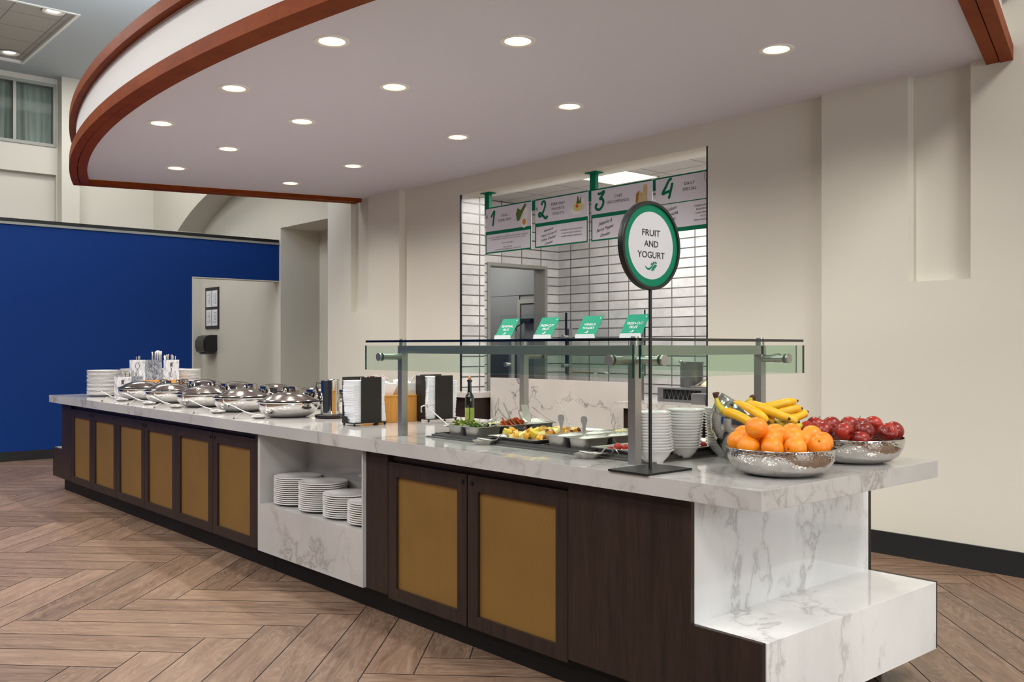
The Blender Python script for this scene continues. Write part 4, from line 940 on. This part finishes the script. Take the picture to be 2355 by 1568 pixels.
q1_ = at(814, 981, Z=ZS); holder(q1_.x, q1_.y, 'black napkin holder on ball feet beside the steel pitcher', False)
G = 'white napkins in the black holders'
napkins('stack of white paper napkins at the left of the near black holder', (q1_.x+.056, q1_.y+.066, ZS+.0205), .10, .116, .245, 1, G)
napkins('stack of white paper napkins at the right of the near black holder', (q1_.x+.17, q1_.y+.066, ZS+.0205), .10, .116, .26, 2, G)
q2_ = at(985, 971, Z=ZS); holder(q2_.x, q2_.y, 'black napkin holder between the bamboo box and the oil bottle', True)
napkins('stack of white paper napkins at the left of the holder by the oil bottle', (q2_.x+.058, q2_.y+.066, ZS+.0205), .10, .116, .26, 3, G)
napkins('stack of white paper napkins at the right of the holder by the oil bottle', (q2_.x+.173, q2_.y+.066, ZS+.0205), .10, .116, .235, 4, G)

# bamboo box with sugar packets
q = at(891, 973, Z=ZS); bx, by = q.x-.05, q.y
t = thing('bamboo_box', 'warm bamboo box standing between the two napkin holders', 'box', (bx+.15, by+.11, ZS))
bm = NB(); box(bm, -.16, .16, -.10, .10, 0, .158, .003); obj('box_body', bm, 'bamboo', t)
bm = NB(); box(bm, -.163, .163, -.103, .103, .158, .166, .002); obj('box_rim', bm, 'bamboo', t)
for k, (dx, lb) in enumerate(((-.08, 'white tapered dish of red and white packets on the bamboo box'), (.085, 'white tapered dish of white packets on the bamboo box, beside the right napkin holder'))):
    t = thing('packet_dish', lb, 'dish', (bx+.15+dx, by+.11, ZS+.166))
    bm = NB(); a = [(-.055, -.07), (.055, -.07), (.055, .07), (-.055, .07)]; A = [bm.verts.new((x*.9, y*.9, 0)) for x, y in a]; B = [bm.verts.new((x*1.35, y*1.2, .07)) for x, y in a]; Ci = [bm.verts.new((x*1.28, y*1.15, .07)) for x, y in a]; Dd = [bm.verts.new((x*.84, y*.85, .006)) for x, y in a]
    bm.faces.new(A)
    for P, Q_ in ((A, B), (B, Ci), (Ci, Dd)):
        for i in range(4): bm.faces.new((P[i], P[(i+1) % 4], Q_[(i+1) % 4], Q_[i]))
    bm.faces.new(Dd); obj('dish_body', bm, 'acrylic' if k else 'ceramic', t)
    rd = random.Random(k+11); pm = {}
    for j in range(26):
        mt = 'packet_red' if (k == 0 and rd.random() < .4) else 'packet_white'
        if mt not in pm:
            bm = NB(); box(bm, -.028, .028, -.019, .019, -.0015, .0015, .001); pm[mt] = o = obj('sugar_packet', bm, mt)
        else: o = pm[mt].copy(); COL.objects.link(o)
        r = rd.random(); o.location = (bx+.15+dx+rd.uniform(-.05, .05), by+.11+rd.uniform(-.06, .06), ZS+.166+.035+.075*rd.random()*(1-.3*r)); o.rotation_euler = (rd.uniform(-1.1, 1.1), rd.uniform(-1.1, 1.1), rd.uniform(0, 3))
        col_ = 'red' if mt == 'packet_red' else 'white'
        tag(o, f'small {col_} paper packet heaped in the {"left" if k == 0 else "right"} dish on the bamboo box', 'packet', f'{col_} packets in the {"left" if k == 0 else "right"} dish')

# oil bottle
q = at(1080, 975, D=5.62)
t = thing('oil_bottle', 'slim dark glass oil bottle with a pale cork and green label', 'bottle', (q.x, q.y, ZS))
bm = NB(); lathe(bm, [(0, 0), (.024, 0), (.0275, .004), (.0275, .155), (.025, .168), (.016, .182), (.0125, .195), (.0115, .25), (.0155, .252), (.0165, .258), (.0155, .264), (.009, .265), (0, .265)], 28); obj('bottle_body', bm, 'oil_glass', t, 50)
bm = NB(); lathe(bm, [(.0278, .012), (.0281, .012), (.0281, .098), (.0278, .098)], 28); obj('label', bm, 'oil_label', t, 50)
bm = NB(); lathe(bm, [(0, .262), (.008, .262), (.010, .27), (.009, .279), (.005, .284), (0, .285)], 16); obj('stopper', bm, 'cork', t, 60)
bm = NB(); a = math.atan2(-q.y, -q.x); box(bm, .0281, .0285, -.003, .003, .012, .098); o = obj('label_stripe', bm, 'ink', t, rz=a)

# ================================================================== COLD WELLS AND FOOD
t = thing('cold_well', 'stepped steel cold food well set into the marble countertop', 'food well', (3.2, 3.15, ZS))
bm = NB(); wx0, wx1, wy0, wy1 = -.375, .375, -.74, .76
def ring_(bm, x0, x1, y0, y1, w_, z0, z1): box(bm, x0, x0+w_, y0, y1, z0, z1); box(bm, x1-w_, x1, y0, y1, z0, z1); box(bm, x0+w_, x1-w_, y0, y0+w_, z0, z1); box(bm, x0+w_, x1-w_, y1-w_, y1, z0, z1)
ring_(bm, wx0, wx1, wy0, wy1, .03, 0, .006); ring_(bm, wx0+.022, wx1-.022, wy0+.022, wy1-.022, .02, .006, .016); ring_(bm, wx0+.034, wx1-.034, wy0+.034, wy1-.034, .012, .016, .022)
obj('frame', bm, 'well_steel', t)
bm = NB(); box(bm, wx0+.02, wx1-.02, wy0+.02, wy1-.02, .0, .004); obj('well_floor', bm, 'dark_metal', t)
for y in (.335, -.055, -.35): bm = NB(); box(bm, wx0+.04, wx1-.04, y-.012, y+.012, .004, .022, .002); obj('cross_bar', bm, 'well_steel', t)
def pan_bm(lx, ly, h):
    bm = NB(); a = lx/2; b = ly/2; cr = .022
    def rr_(x, y, z, r):
        out = []
        for sx, sy, a0 in ((1, 1, 0), (-1, 1, 90), (-1, -1, 180), (1, -1, 270)):
            for k in range(5): an = R(a0+k*22.5); out.append(bm.verts.new((sx*(x-r)+r*math.cos(an), sy*(y-r)+r*math.sin(an), z)))
        return out
    L = [rr_(a-.018, b-.018, 0, cr), rr_(a-.010, b-.010, h*.85, cr), rr_(a-.008, b-.008, h-.002, cr), rr_(a, b, h-.002, .012), rr_(a, b, h, .012), rr_(a-.009, b-.009, h, cr), rr_(a-.013, b-.013, h*.8, cr), rr_(a-.02, b-.02, .003, cr)]
    bm.faces.new(L[0][::-1]); bm.faces.new(L[-1])
    for P, Q_ in zip(L, L[1:]):
        for i in range(20): bm.faces.new((P[i], P[(i+1) % 20], Q_[(i+1) % 20], Q_[i]))
    return bm
PX, PYp, PH = .178, .132, .062
pan0 = None
def put_pan(x, y, lb, tilt=0, z=ZS+.0045):
    global pan0
    if pan0 is None: pan0 = obj('food_pan', pan_bm(PX, PYp, PH), 'pan_steel', smooth=40); o = pan0
    else: o = pan0.copy(); COL.objects.link(o)
    o.location = (x, y, z); o.rotation_euler = (0, tilt, 0); tag(o, lb, 'food pan', 'small steel food pans in the cold wells'); return o
col = lambda i: 2.87+PX/2+.003+i*(PX+.004)
rowA = (3.615, 3.752); rowB = (2.877, 3.014)
cn = ('front', 'middle', 'back')
foodA = {(0, 0): 'holding greens', (0, 1): 'beside the tomato pan, front of two empty looking ones', (1, 0): 'holding tomato slices', (1, 1): 'behind the tomato pan', (2, 0): 'heaped with white cheese', (2, 1): 'behind the white cheese'}
for i in range(3):
    for j in range(2):
        put_pan(col(i), rowA[j], f'steel food pan in the far cold well, {cn[i]} column, {"near" if j == 0 else "far"} row', 0)
        put_pan(col(i), rowB[j], f'steel food pan in the middle cold well, {cn[i]} column, {"near" if j == 0 else "far"} row', 0)
def mound(name, x, y, sx, sy, h, mt, lb, cat, z=.045, jj=.004, sd=1, seg=18):
    bm = NB(); ball(bm, (0, 0, 0), 1, (sx, sy, h), seg, 12); bmesh.ops.bisect_plane(bm, geom=bm.verts[:]+bm.edges[:]+bm.faces[:], plane_co=(0, 0, -h*.2), plane_no=(0, 0, -1), clear_outer=True); jit(bm, jj, sd)
    return tag(obj(name, bm, mt, loc=(x, y, ZS+z), smooth=80 if jj < .002 else None), lb, cat, kind='stuff')
def scraps(name, x, y, sx, sy, n, mt, lb, cat, z0=.04, z1=.075, sd=1, s=.012):
    rd = random.Random(sd); bm = NB()
    for k in range(n):
        c = Vector((x+rd.uniform(-sx, sx), y+rd.uniform(-sy, sy), ZS+rd.uniform(z0, z1))); d = Vector((rd.uniform(-1, 1), rd.uniform(-1, 1), rd.uniform(-.3, .6))).normalized(); u = d.cross(Vector((rd.random(), rd.random(), 1))).normalized()
        ribbon(bm, [c-d*s, c+Vector((0, 0, .003)), c+d*s], [s*.3, s*.5, s*.25], .0012, u)
    return tag(obj(name, bm, mt), lb, cat, kind='stuff')
scraps('salad_greens', col(0), rowA[0], .065, .042, 130, 'leaf', 'chopped green leaves filling the front pan of the far cold well', 'greens', sd=1)
scraps('shredded_lettuce', col(0), rowA[1], .065, .042, 130, 'leaf_pale', 'pale shredded lettuce in the front pan behind the greens', 'lettuce', .05, .085, sd=2)
mound('shredded_cheese', col(2), rowA[0], .066, .045, .035, 'yogurt', 'white mound of soft cheese in the back pan of the far cold well', 'cheese', .052, .002, 3)
mound('diced_onion', col(1), rowA[1], .06, .04, .02, 'honeydew', 'pale diced onion in the far middle pan of the far well', 'onion', .045, .003, 4)
mound('salad_topping', col(2), rowA[1], .06, .04, .02, 'food_beige', 'beige topping in the far back pan of the far well', 'topping', .045, .003, 5)
for i in range(3):
    for j in range(2):
        mound('yogurt', col(i), rowB[j], .072, .049, .022, 'yogurt' if i < 2 else 'food_beige' if j else 'yogurt', f'creamy filling of the {cn[i]} {"near" if j == 0 else "far"} pan in the middle well', 'yogurt', .047, .0012, 20+i*2+j)
# tomato slices
rd = random.Random(4); o0 = None
for k in range(11):
    if o0 is None: o0 = obj('tomato_slice', lathe(NB(), [(0, -.0025), (.024, -.0025), (.027, 0), (.024, .0025), (0, .0025)], 20), 'tomato', smooth=40); o = o0
    else: o = o0.copy(); COL.objects.link(o)
    o.location = (col(1)-.055+.011*k, rowA[0]+rd.uniform(-.02, .02), ZS+.06+rd.uniform(0, .022)); o.rotation_euler = (rd.uniform(.5, 1.1), rd.uniform(-.7, .7), rd.uniform(0, 3)); tag(o, 'orange red tomato slice piled in the middle pan of the far cold well', 'tomato slice', 'tomato slices')
# flat fruit trays
def flat_tray(y0, y1, lb, x0=2.862, x1=3.54):
    bm = pan_bm(x1-x0, y1-y0, .016); return tag(obj('serving_tray', bm, 'pan_steel', loc=((x0+x1)/2, (y0+y1)/2, ZS+.0225), smooth=40), lb, 'tray')
flat_tray(3.115, 3.46, 'shallow steel tray of cut melon, grapes and pineapple'); flat_tray(2.445, 2.775, 'shallow steel tray of sliced strawberries at the near end of the cold well')
pcs = {}
def piece(kind, x, y, z, rot, s=1):
    if kind not in pcs:
        if kind == 'grape': bm = ball(NB(), (0, 0, 0), .0115, (1, 1, 1.2), 14, 10); o = obj('grape', bm, 'grape', smooth=80)
        elif kind == 'strawberry': bm = ball(NB(), (0, 0, 0), .016, (1, 1, 1.3), 14, 10); [setattr(v, 'co', Vector((v.co.x*(1-.35*max(0, -v.co.z/.02)), v.co.y*(1-.35*max(0, -v.co.z/.02)), v.co.z))) for v in bm.verts]; o = obj('strawberry', bm, 'strawberry', smooth=80)
        else:
            bm = box(NB(), -.017, .017, -.014, .014, -.012, .012, .004); jit(bm, .0025, len(kind)); o = obj(kind, bm, {'cantaloupe_chunk': 'cantaloupe', 'melon_chunk': 'melon', 'honeydew_chunk': 'honeydew', 'pineapple_chunk': 'pineapple'}[kind], smooth=50)
        pcs[kind] = o
    else: o = pcs[kind].copy(); COL.objects.link(o)
    o.location = (x, y, z); o.rotation_euler = rot; o.scale = (s, s, s)
    xx = 'front part' if x < 3.08 else 'middle' if x < 3.3 else 'back part'
    w_ = f'in the {xx} of the ' + ('mixed fruit tray' if y > 3 else 'near strawberry tray')
    tag(o, {'grape': 'dark red grape ', 'strawberry': 'ripe red strawberry '}.get(kind, {'cantaloupe_chunk': 'orange cantaloupe chunk ', 'melon_chunk': 'deep orange melon chunk ', 'honeydew_chunk': 'pale honeydew chunk ', 'pineapple_chunk': 'yellow pineapple chunk '}.get(kind, ''))+w_, kind.split('_')[0], kind.replace('_', ' ')+'s '+w_)
rd = random.Random(21)
for k in range(74):
    lay = k % 3; x = 2.90+rd.random()*.42; y = 3.15+rd.random()*.27
    kk = rd.choices(['cantaloupe_chunk', 'melon_chunk', 'honeydew_chunk', 'pineapple_chunk', 'grape', 'strawberry'], [4, 4, 4, 3, 7, .35])[0]
    piece(kk, x, y, ZS+.034+.009*lay+.005*rd.random(), (rd.uniform(-.6, .6), rd.uniform(-.6, .6), rd.uniform(0, 6)), rd.uniform(.9, 1.2))
for k in range(46):
    x = 2.89+rd.random()*.62; y = 2.475+rd.random()*.27
    piece('strawberry' if x < 3.3 else rd.choice(['strawberry', 'pineapple_chunk', 'grape', 'honeydew_chunk']), x, y, ZS+.032+.007*(k % 3), (rd.uniform(-2, 2), rd.uniform(-2, 2), rd.uniform(0, 6)), rd.uniform(.8, 1.1))
# utensils standing in the pans
def utensil(name, lb, cat, base, tip, kind):
    b, e = Vector(base), Vector(tip); d = (e-b); L = d.length; dn_ = d.normalized(); side = Vector((RT[0], RT[1], 0))
    t = thing(name, lb, cat, b); bm = NB()
    if kind == 'paddle': ribbon(bm, [dn_*0, dn_*(L*.35), dn_*(L*.6), dn_*(L*.8), dn_*(L*.95), d], [.004, .005, .009, .015, .013, .006], .003, side)
    elif kind == 'ladle': tube(bm, [dn_*0, dn_*L], .0035, 8); tube(bm, smoothpts([d, d+Vector((-.012, 0, .012)), d+Vector((-.035, .01, .004)), d+Vector((-.034, .01, -.025))], 4), .0035, 8)
    elif kind == 'rod': tube(bm, [dn_*0, dn_*(L*.9), d], [.0028, .003, .005], 8)
    elif kind == 'tongs': ribbon(bm, [Vector((0, 0, 0)), d*.55+side*.012, d], [.012, .010, .009], .002, side.cross(dn_)); ribbon(bm, [side*.02, d*.55-side*.006, d], [.012, .010, .009], .002, side.cross(dn_))
    obj('handle', bm, 'flatware', t, 60)
    bm = NB(); ball(bm, (0, 0, -.004), .02, (1.2, 1, .5), 14, 8); obj('bowl', bm, 'flatware', t, 60); return t
def pt(px, py, x): return at(px, py, X=x)
utensil('serving_spoon', 'steel serving spoon standing upright in the near front pan, broad handle', 'serving spoon', pt(1291, 1003, col(0)-.02), pt(1290, 953, col(0)-.02), 'paddle')
utensil('serving_spoon', 'steel serving spoon standing upright in the nearest front pan before the tongs', 'serving spoon', pt(1344, 1007, col(0)), pt(1343, 957, col(0)), 'paddle')
utensil('dressing_ladle', 'thin ladle leaning left out of the middle well', 'ladle', pt(1318, 990, col(2)), pt(1284, 923, col(2)), 'rod')
utensil('tongs', 'steel tongs standing upright in the back pans beside the near post', 'tongs', pt(1408, 1000, col(1)), pt(1410, 950, col(1)), 'tongs')
utensil('dressing_ladle', 'long ladle with a hooked handle leaning over the edge of the far well', 'ladle', pt(1030, 977, col(0)), pt(984, 937, col(0)-.02), 'ladle')
utensil('tongs', 'steel tongs leaning up behind the greens in the far well', 'tongs', pt(1133, 965, col(2)), pt(1147, 915, col(2)), 'tongs')
utensil('serving_spoon', 'small steel spoon standing behind the tomato slices', 'serving spoon', pt(1197, 970, col(2)), pt(1198, 942, col(2)), 'paddle')
def scoop(lb, px, py, x, rz, tilt, s=1):
    p = pt(px, py, x); t = thing('tongs', lb, 'tongs', p, rot=(0, tilt, rz), group='wide steel tongs in the far cold well')
    bm = NB(); ribbon(bm, [(-.04*s, 0, 0), (.02*s, 0, .012), (.06*s, 0, .03), (.1*s, 0, .05)], [.01*s, .018*s, .022*s, .02*s], .002, (0, 1, 0)); obj('arm', bm, 'pan_steel', t, 50)
    bm = NB(); ribbon(bm, [(-.04*s, .004, 0), (.02*s, .004, -.006), (.06*s, .004, .0), (.1*s, .004, .01)], [.01*s, .018*s, .022*s, .02*s], .002, (0, 1, 0)); obj('arm', bm, 'pan_steel', t, 50)
scoop('wide steel tongs lying over the pan of greens', 1096, 984, col(0)-.04, -.7, -.1, 1.25)
scoop('wide steel tongs pointing up out of the tomato slices', 1178, 972, col(1), 2.3, -.7, 1)
scoop('wide steel tongs lying in the white cheese', 1262, 968, col(2), 2.6, -.25, 1)
scoop('wide steel tongs leaning left before the white cheese', 1215, 968, col(2)-.05, 1.2, -.4, .9)
# two large spoon rests on the front edge
def big_rest(px, py, lb, lb2):
    p = at(px, py, Z=ZS); az = math.atan2(RT[1], RT[0])
    t = thing('spoon_rest', lb, 'spoon rest', (p.x, p.y, ZS), az+PI, 'spoon rests before the cold wells')
    bm = NB(); lathe(bm, [(0, 0), (.032, 0), (.052, .020), (.054, .022), (.05, .021), (.03, .004), (0, .004)], 6)
    for v in bm.verts: v.co.x *= 1.15
    obj('dish', bm, 'pan_steel', t)
    bm = NB(); ribbon(bm, smoothpts([(-.055, 0, .018), (-.08, 0, .034), (-.105, 0, .041), (-.13, 0, .036), (-.155, 0, .015), (-.165, 0, .001)], 4), [.008]*8+[.014]*6+[.024]*7, .003, (0, 1, 0))
    for v in bm.verts: v.co.x = -.055+(v.co.x+.055)*.72; v.co.z *= 1.25
    obj('handle', bm, 'flatware', t, 50)
    o = ss.copy(); COL.objects.link(o); o.location = (p.x, p.y, ZS+.018); o.rotation_euler = (0, -.18, az+PI+.25); o.scale = (.9, .9, .9); tag(o, lb2, 'serving spoon')
big_rest(1115, 1022, 'angular steel spoon rest before the fruit tray', 'steel ladle resting in the spoon rest before the fruit tray')
big_rest(1352, 1054, 'angular steel spoon rest nearest the steel post', 'steel ladle resting in the spoon rest nearest the steel post')

# ================================================================== BOWLS
bme = lathe(NB(), [(0, .003), (.034, .003), (.036, 0), (.04, 0), (.042, .006), (.062, .028), (.074, .047), (.083, .052), (.084, .055), (.080, .056), (.071, .050), (.058, .031), (.037, .010), (0, .008)], 44)
bo = obj('cereal_bowl', bme, 'ceramic', smooth=50); bme_ = bo.data; bpy.data.objects.remove(bo)
for px, py, n, wh_, lean in ((1503, 1066, 14, 'stack behind the sign pole', (-.0008, .0)), (1566, 1056, 14, 'middle stack, right of sign pole', (.0012, .0)), (1668, 1050, 14, 'stack beside the banana bowl', (-.0006, 0))):
    p = at(px, py-3, Z=ZS); rd = random.Random(n+px)
    for i in range(n):
        o = bpy.data.objects.new('cereal_bowl', bme_); COL.objects.link(o); o.location = (p.x+lean[0]*i+rd.uniform(-.0012, .0012), p.y-lean[0]*i*.8+rd.uniform(-.0012, .0012), ZS+i*.0116); o.scale = (.97, .97, .97)
        tag(o, f'white footed bowl, {nth(i, n)}, {wh_}', 'bowl', 'white bowls stacked on the counter')

# ================================================================== FRUIT BOWLS
def hbowl(lb, loc, prof, m='hammered'):
    t = thing('fruit_bowl', lb, 'bowl', loc); return t
BP = [(0, 0), (.11, 0), (.145, .010), (.172, .030), (.189, .058), (.1945, .085), (.1945, .099), (.192, .0995), (.1885, .06), (.168, .034), (.14, .015), (0, .008)]
ob = at(1795, 1088, D=3.40); ob.z = ZS; ab = at(1962, 1060, D=3.78); ab.z = ZS; nb = at(1748, 1050, D=3.83); nb.z = ZS
for p, lb in ((ob, 'low hammered steel bowl full of oranges at the near corner of the counter'), (ab, 'low hammered steel bowl full of red apples at the right end of the counter')):
    t = thing('fruit_bowl', lb, 'bowl', p, 0, 'hammered steel fruit bowls'); bm = NB(); lathe(bm, BP, 96, uv=True); obj('bowl_body', bm, 'hammered', t, 60)
    bm = NB(); tube(bm, [(.1945*math.cos(2*PI*k/48), .1945*math.sin(2*PI*k/48), .0985) for k in range(49)], .0016, 6); obj('rim', bm, 'chrome', t, 60)
t = thing('fruit_bowl', 'tall slanted polished steel bowl holding bananas behind the oranges', 'bowl', nb)
bm = NB(); rb, zc_ = .200, .155
prof = [(0, .0)]; 
for k in range(0, 25):
    a = R(-60+k*6.0); prof.append((rb*math.cos(a), zc_+rb*.9*math.sin(a)))
prof[0] = (0, prof[1][1])
lathe(bm, prof, 64)
pn = Vector((RT[0], RT[1], 0))*.56+Vector((0, 0, 1))*.83+Vector((FW[0], FW[1], 0))*-.12; cen = Vector((0, 0, .163))
bmesh.ops.bisect_plane(bm, geom=bm.verts[:]+bm.edges[:]+bm.faces[:], plane_co=cen, plane_no=pn, clear_outer=True)
for v in bm.verts: v.co.z -= prof[1][1]
be = [e for e in bm.edges if e.is_boundary]; ring_v = []
if be:
    e = be[0]; v = e.verts[0]; st_ = v; ring_v = [v.co.copy()]; used = set()
    while True:
        nx = [x for x in v.link_edges if x.is_boundary and x not in used]
        if not nx: break
        used.add(nx[0]); v = nx[0].other_vert(v); ring_v.append(v.co.copy())
bmesh.ops.recalc_face_normals(bm, faces=bm.faces)
bmesh.ops.solidify(bm, geom=bm.faces[:], thickness=.003)
obj('bowl_body', bm, 'bowl_polish', t, 50)
bm = NB(); tube(bm, ring_v, .0028, 6); obj('rim', bm, 'chrome', t, 60)

# oranges
org = thing('orange', 'o', 'orange', (0, 0, 0), 0, 'oranges in the near bowl')
bm = ball(NB(), (0, 0, 0), .0405, (1, 1, .96), 32, 22)
for v in bm.verts:
    r = math.hypot(v.co.x, v.co.y)
    if v.co.z > 0: v.co.z -= .003*math.exp(-(r/.007)**2)
obj('peel', bm, 'orange', org, 80)
bm = NB(); prism(bm, [(.0042*(1 if k % 2 else .55)*math.cos(k*PI/5), .0042*(1 if k % 2 else .55)*math.sin(k*PI/5)) for k in range(10)], .0352, .0372); obj('stem_scar', bm, 'stem_brown', org)
OR = [(1740, 984, 3.33, .2, 'resting on top of the pile'), (1697, 1016, 3.38, 1.3, 'leftmost at the rim'), (1721, 1026, 3.31, 2.0, 'second from the left at the front rim'), (1776, 1031, 3.285, 1.7, 'third from the left at the front rim'), (1829, 1031, 3.29, 2.2, 'fourth from the left at the front rim'), (1884, 1027, 3.34, -1, 'with its stem scar showing, right of the front rim'),
      (1710, 1003, 3.45, 2.4, 'behind the leftmost one'), (1747, 1013, 3.40, 1.2, 'under the top one'), (1775, 1012, 3.33, 2.7, 'in the second row, behind the third front one'), (1783, 999, 3.44, 1.1, 'in the back, right of the top one'), (1826, 1010, 3.35, .9, 'in the second row, behind the fourth front one'), (1820, 998, 3.46, 2.1, 'in the back row near the middle'), (1866, 1003, 3.45, 1.4, 'in the back row on the right'), (1891, 1018, 3.46, 2.6, 'rightmost at the rim'), (1801, 1010, 3.42, 1.9, 'deep red orange in the middle of the pile'), (1845, 1016, 3.38, 1.0, 'tucked between the right ones')]
def inside(px, py, D_, c, rmax):
    best = None
    for k in range(45):
        D = D_-.06+k*.01; p = at(px, py, D=D); q = math.hypot(p.x-c.x, p.y-c.y)
        if q <= rmax and (best is None or abs(D-D_) < abs(best[0]-D_)): best = (D, p)
    if best: return best[1]
    return min((at(px, py, D=D_-.06+k*.01) for k in range(45)), key=lambda p: math.hypot(p.x-c.x, p.y-c.y))
for i, (px, py, D_, rx, wd) in enumerate(OR):
    p = inside(px, py, D_, ob, .150); rot = (rx, rx*.7, i*1.3) if rx >= 0 else (R(52), 0, -AZ-R(18))
    lb = f'orange {wd} in the near bowl'
    if i == 0: org.location = p; org.rotation_euler = rot; org['label'] = lb
    else: dup(org, p, rot=rot, label=lb)
# apples
ap = thing('apple', 'a', 'apple', (0, 0, 0), 0, 'apples in the right bowl')
prof = []
for k in range(25):
    a = -PI/2+PI*k/24; r = .0385*math.cos(a)*(1+.10*math.sin(a)); z = .036*math.sin(a)
    prof.append((max(r, 0), z-(.011*math.exp(-(r/.011)**2) if a > 0 else -.006*math.exp(-(r/.009)**2))))
bm = lathe(NB(), prof, 30)
for v in bm.verts:
    if v.co.z < -.01: a = math.atan2(v.co.y, v.co.x); f = 1+.05*math.cos(5*a)*min(1, (-v.co.z-.01)/.02); v.co.x *= f; v.co.y *= f
obj('skin', bm, 'apple', ap, 80)
bm = NB(); tube(bm, smoothpts([(0, 0, .022), (.001, 0, .032), (.005, 0, .042)], 3), .0013, 6); obj('stem', bm, 'stem_brown', ap, 60)
AP = [(1857, 990, 3.85, (1, .2, 0), 'leftmost beside the banana bowl rim'), (1893, 992, 3.66, (.7, 1.0, 1), 'large dark one second from the left'), (1876, 978, 3.92, (.3, .2, 0), 'half hidden at the back left'), (1912, 979, 3.88, (.8, .5, 2), 'bright red one at the back, left of the middle'), (1941, 993, 3.68, (1.9, .4, 0), 'dark one in the middle with its blossom end down'), (1953, 979, 3.88, (.5, .9, 1), 'bright red one at the back middle'), (1977, 979, 3.99, (0, 0, 0), 'small dark one peeking from the very back'), (1988, 993, 3.70, (.7, .1, 2), 'middle right one with a stem'), (2008, 977, 3.80, (R(115), 0, -AZ-.4), 'topmost with its blossom end facing out'), (2041, 995, 3.72, (R(60), 0, -AZ-.3), 'rightmost with its stem hollow facing out'), (2056, 991, 3.84, (.3, .9, 0), 'pale streaked one at the right rim behind the last'), (1979, 1013, 3.66, (.3, .3, 1), 'low pale red one at the front rim')]
for i, (px, py, D_, rot, wd) in enumerate(AP):
    p = inside(px, py, D_, ab, .152); lb = f'red apple, {wd}'
    if i == 0: ap.location = p; ap.rotation_euler = rot; ap['label'] = lb
    else: dup(ap, p, rot=rot, label=lb)
# bananas
def banana(lb, pts, r=.0205, green=False, stem=None):
    P = smoothpts(pts, 6); n = len(P); base = P[0].copy(); t = thing('banana', lb, 'banana', base, 0, 'bananas in the slanted bowl')
    rs = [r*min(1, .45+1.6*min(i/(n-1)*2.2, 1)) if i < n*.25 else r*(1 if i < n*.78 else max(.38, 1-((i/(n-1)-.78)/.22)**1.6*.62)) for i in range(n)]
    bm = NB(); tube(bm, [p-base for p in P], rs, 10, sq=.94); obj('peel', bm, 'banana_green' if green else 'banana', t, 55)
    d = (P[-1]-P[-2]).normalized(); bm = NB(); tube(bm, [P[-1]-base-d*.002, P[-1]-base+d*.006, P[-1]-base+d*.010], [r*.38, r*.3, r*.2], 8); obj('tip', bm, 'stem_brown', t, 50)
    if stem:
        S = [P[1]-base]+[Vector(s_)-base for s_ in stem]; S = smoothpts(S, 4); k = len(S); bm = NB(); tube(bm, S, [r*.75-(r*.35)*min(1, i/(k*.6)) for i in range(k)], 8); obj('stem', bm, 'banana_green', t, 55)
        bm = NB(); e = S[-1]; dd = (S[-1]-S[-2]).normalized(); tube(bm, [e-dd*.004, e+dd*.006, e+dd*.014, e+dd*.018], [r*.42, r*.6, r*.7, r*.45], 7); jit(bm, .0012, 3); obj('stem_end', bm, 'stem_brown', t)
    return t
def B(*a): return [at(x, y, D=d) for x, y, d in a]
banana('long banana lowest at the left with a curved stem rising over the bowl rim', B((1662, 945, 3.70), (1690, 953, 3.66), (1718, 967, 3.63), (1748, 988, 3.62)), stem=B((1652, 930, 3.72), (1648, 918, 3.73), (1647, 912, 3.73)))
banana('long banana second from the left, lying over the lowest one', B((1684, 929, 3.76), (1710, 935, 3.70), (1742, 951, 3.66), (1766, 969, 3.64)))
banana('longest banana lying highest across the middle of the bowl', B((1716, 929, 3.74), (1745, 935, 3.68), (1783, 950, 3.65), (1812, 962, 3.64)), stem=B((1722, 922, 3.78), (1728, 917, 3.80)))
banana('short banana tip showing under the second long one', B((1740, 951, 3.72), (1760, 959, 3.69), (1781, 970, 3.68)), .018)
banana('banana tip showing to the right under the longest one', B((1788, 953, 3.73), (1812, 961, 3.70), (1834, 969, 3.70)), .0185)
banana('topmost banana pointing right behind the others', B((1736, 938, 3.86), (1765, 935, 3.84), (1800, 927, 3.84), (1831, 922, 3.86)), .019)
banana('second banana pointing right, below the topmost', B((1765, 948, 3.86), (1800, 945, 3.84), (1825, 940, 3.85), (1841, 939, 3.86)), .019)
banana('third banana pointing right with its tip turned up', B((1800, 962, 3.84), (1825, 961, 3.84), (1845, 953, 3.86), (1855, 948, 3.87)), .019)
banana('short darker banana below the second long one', B((1745, 975, 3.73), (1765, 981, 3.71), (1784, 978, 3.73)), .0165, True)
banana('short darker banana under the longest one', B((1768, 968, 3.75), (1790, 974, 3.73), (1808, 972, 3.74)), .016, True)
banana('low greenish banana just behind the oranges', B((1765, 990, 3.75), (1788, 988, 3.72), (1806, 984, 3.73)), .0165, True)
banana('lowest greenish banana near the back of the oranges', B((1760, 1000, 3.74), (1780, 999, 3.73), (1798, 996, 3.74)), .016, True)
banana('greenish banana pointing up between two others at the lower right', B((1798, 995, 3.80), (1808, 988, 3.76), (1816, 978, 3.76)), .015, True)
banana('greenish banana nearest the right rim of the slanted bowl', B((1812, 992, 3.80), (1828, 985, 3.79), (1842, 977, 3.82)), .0165, True)
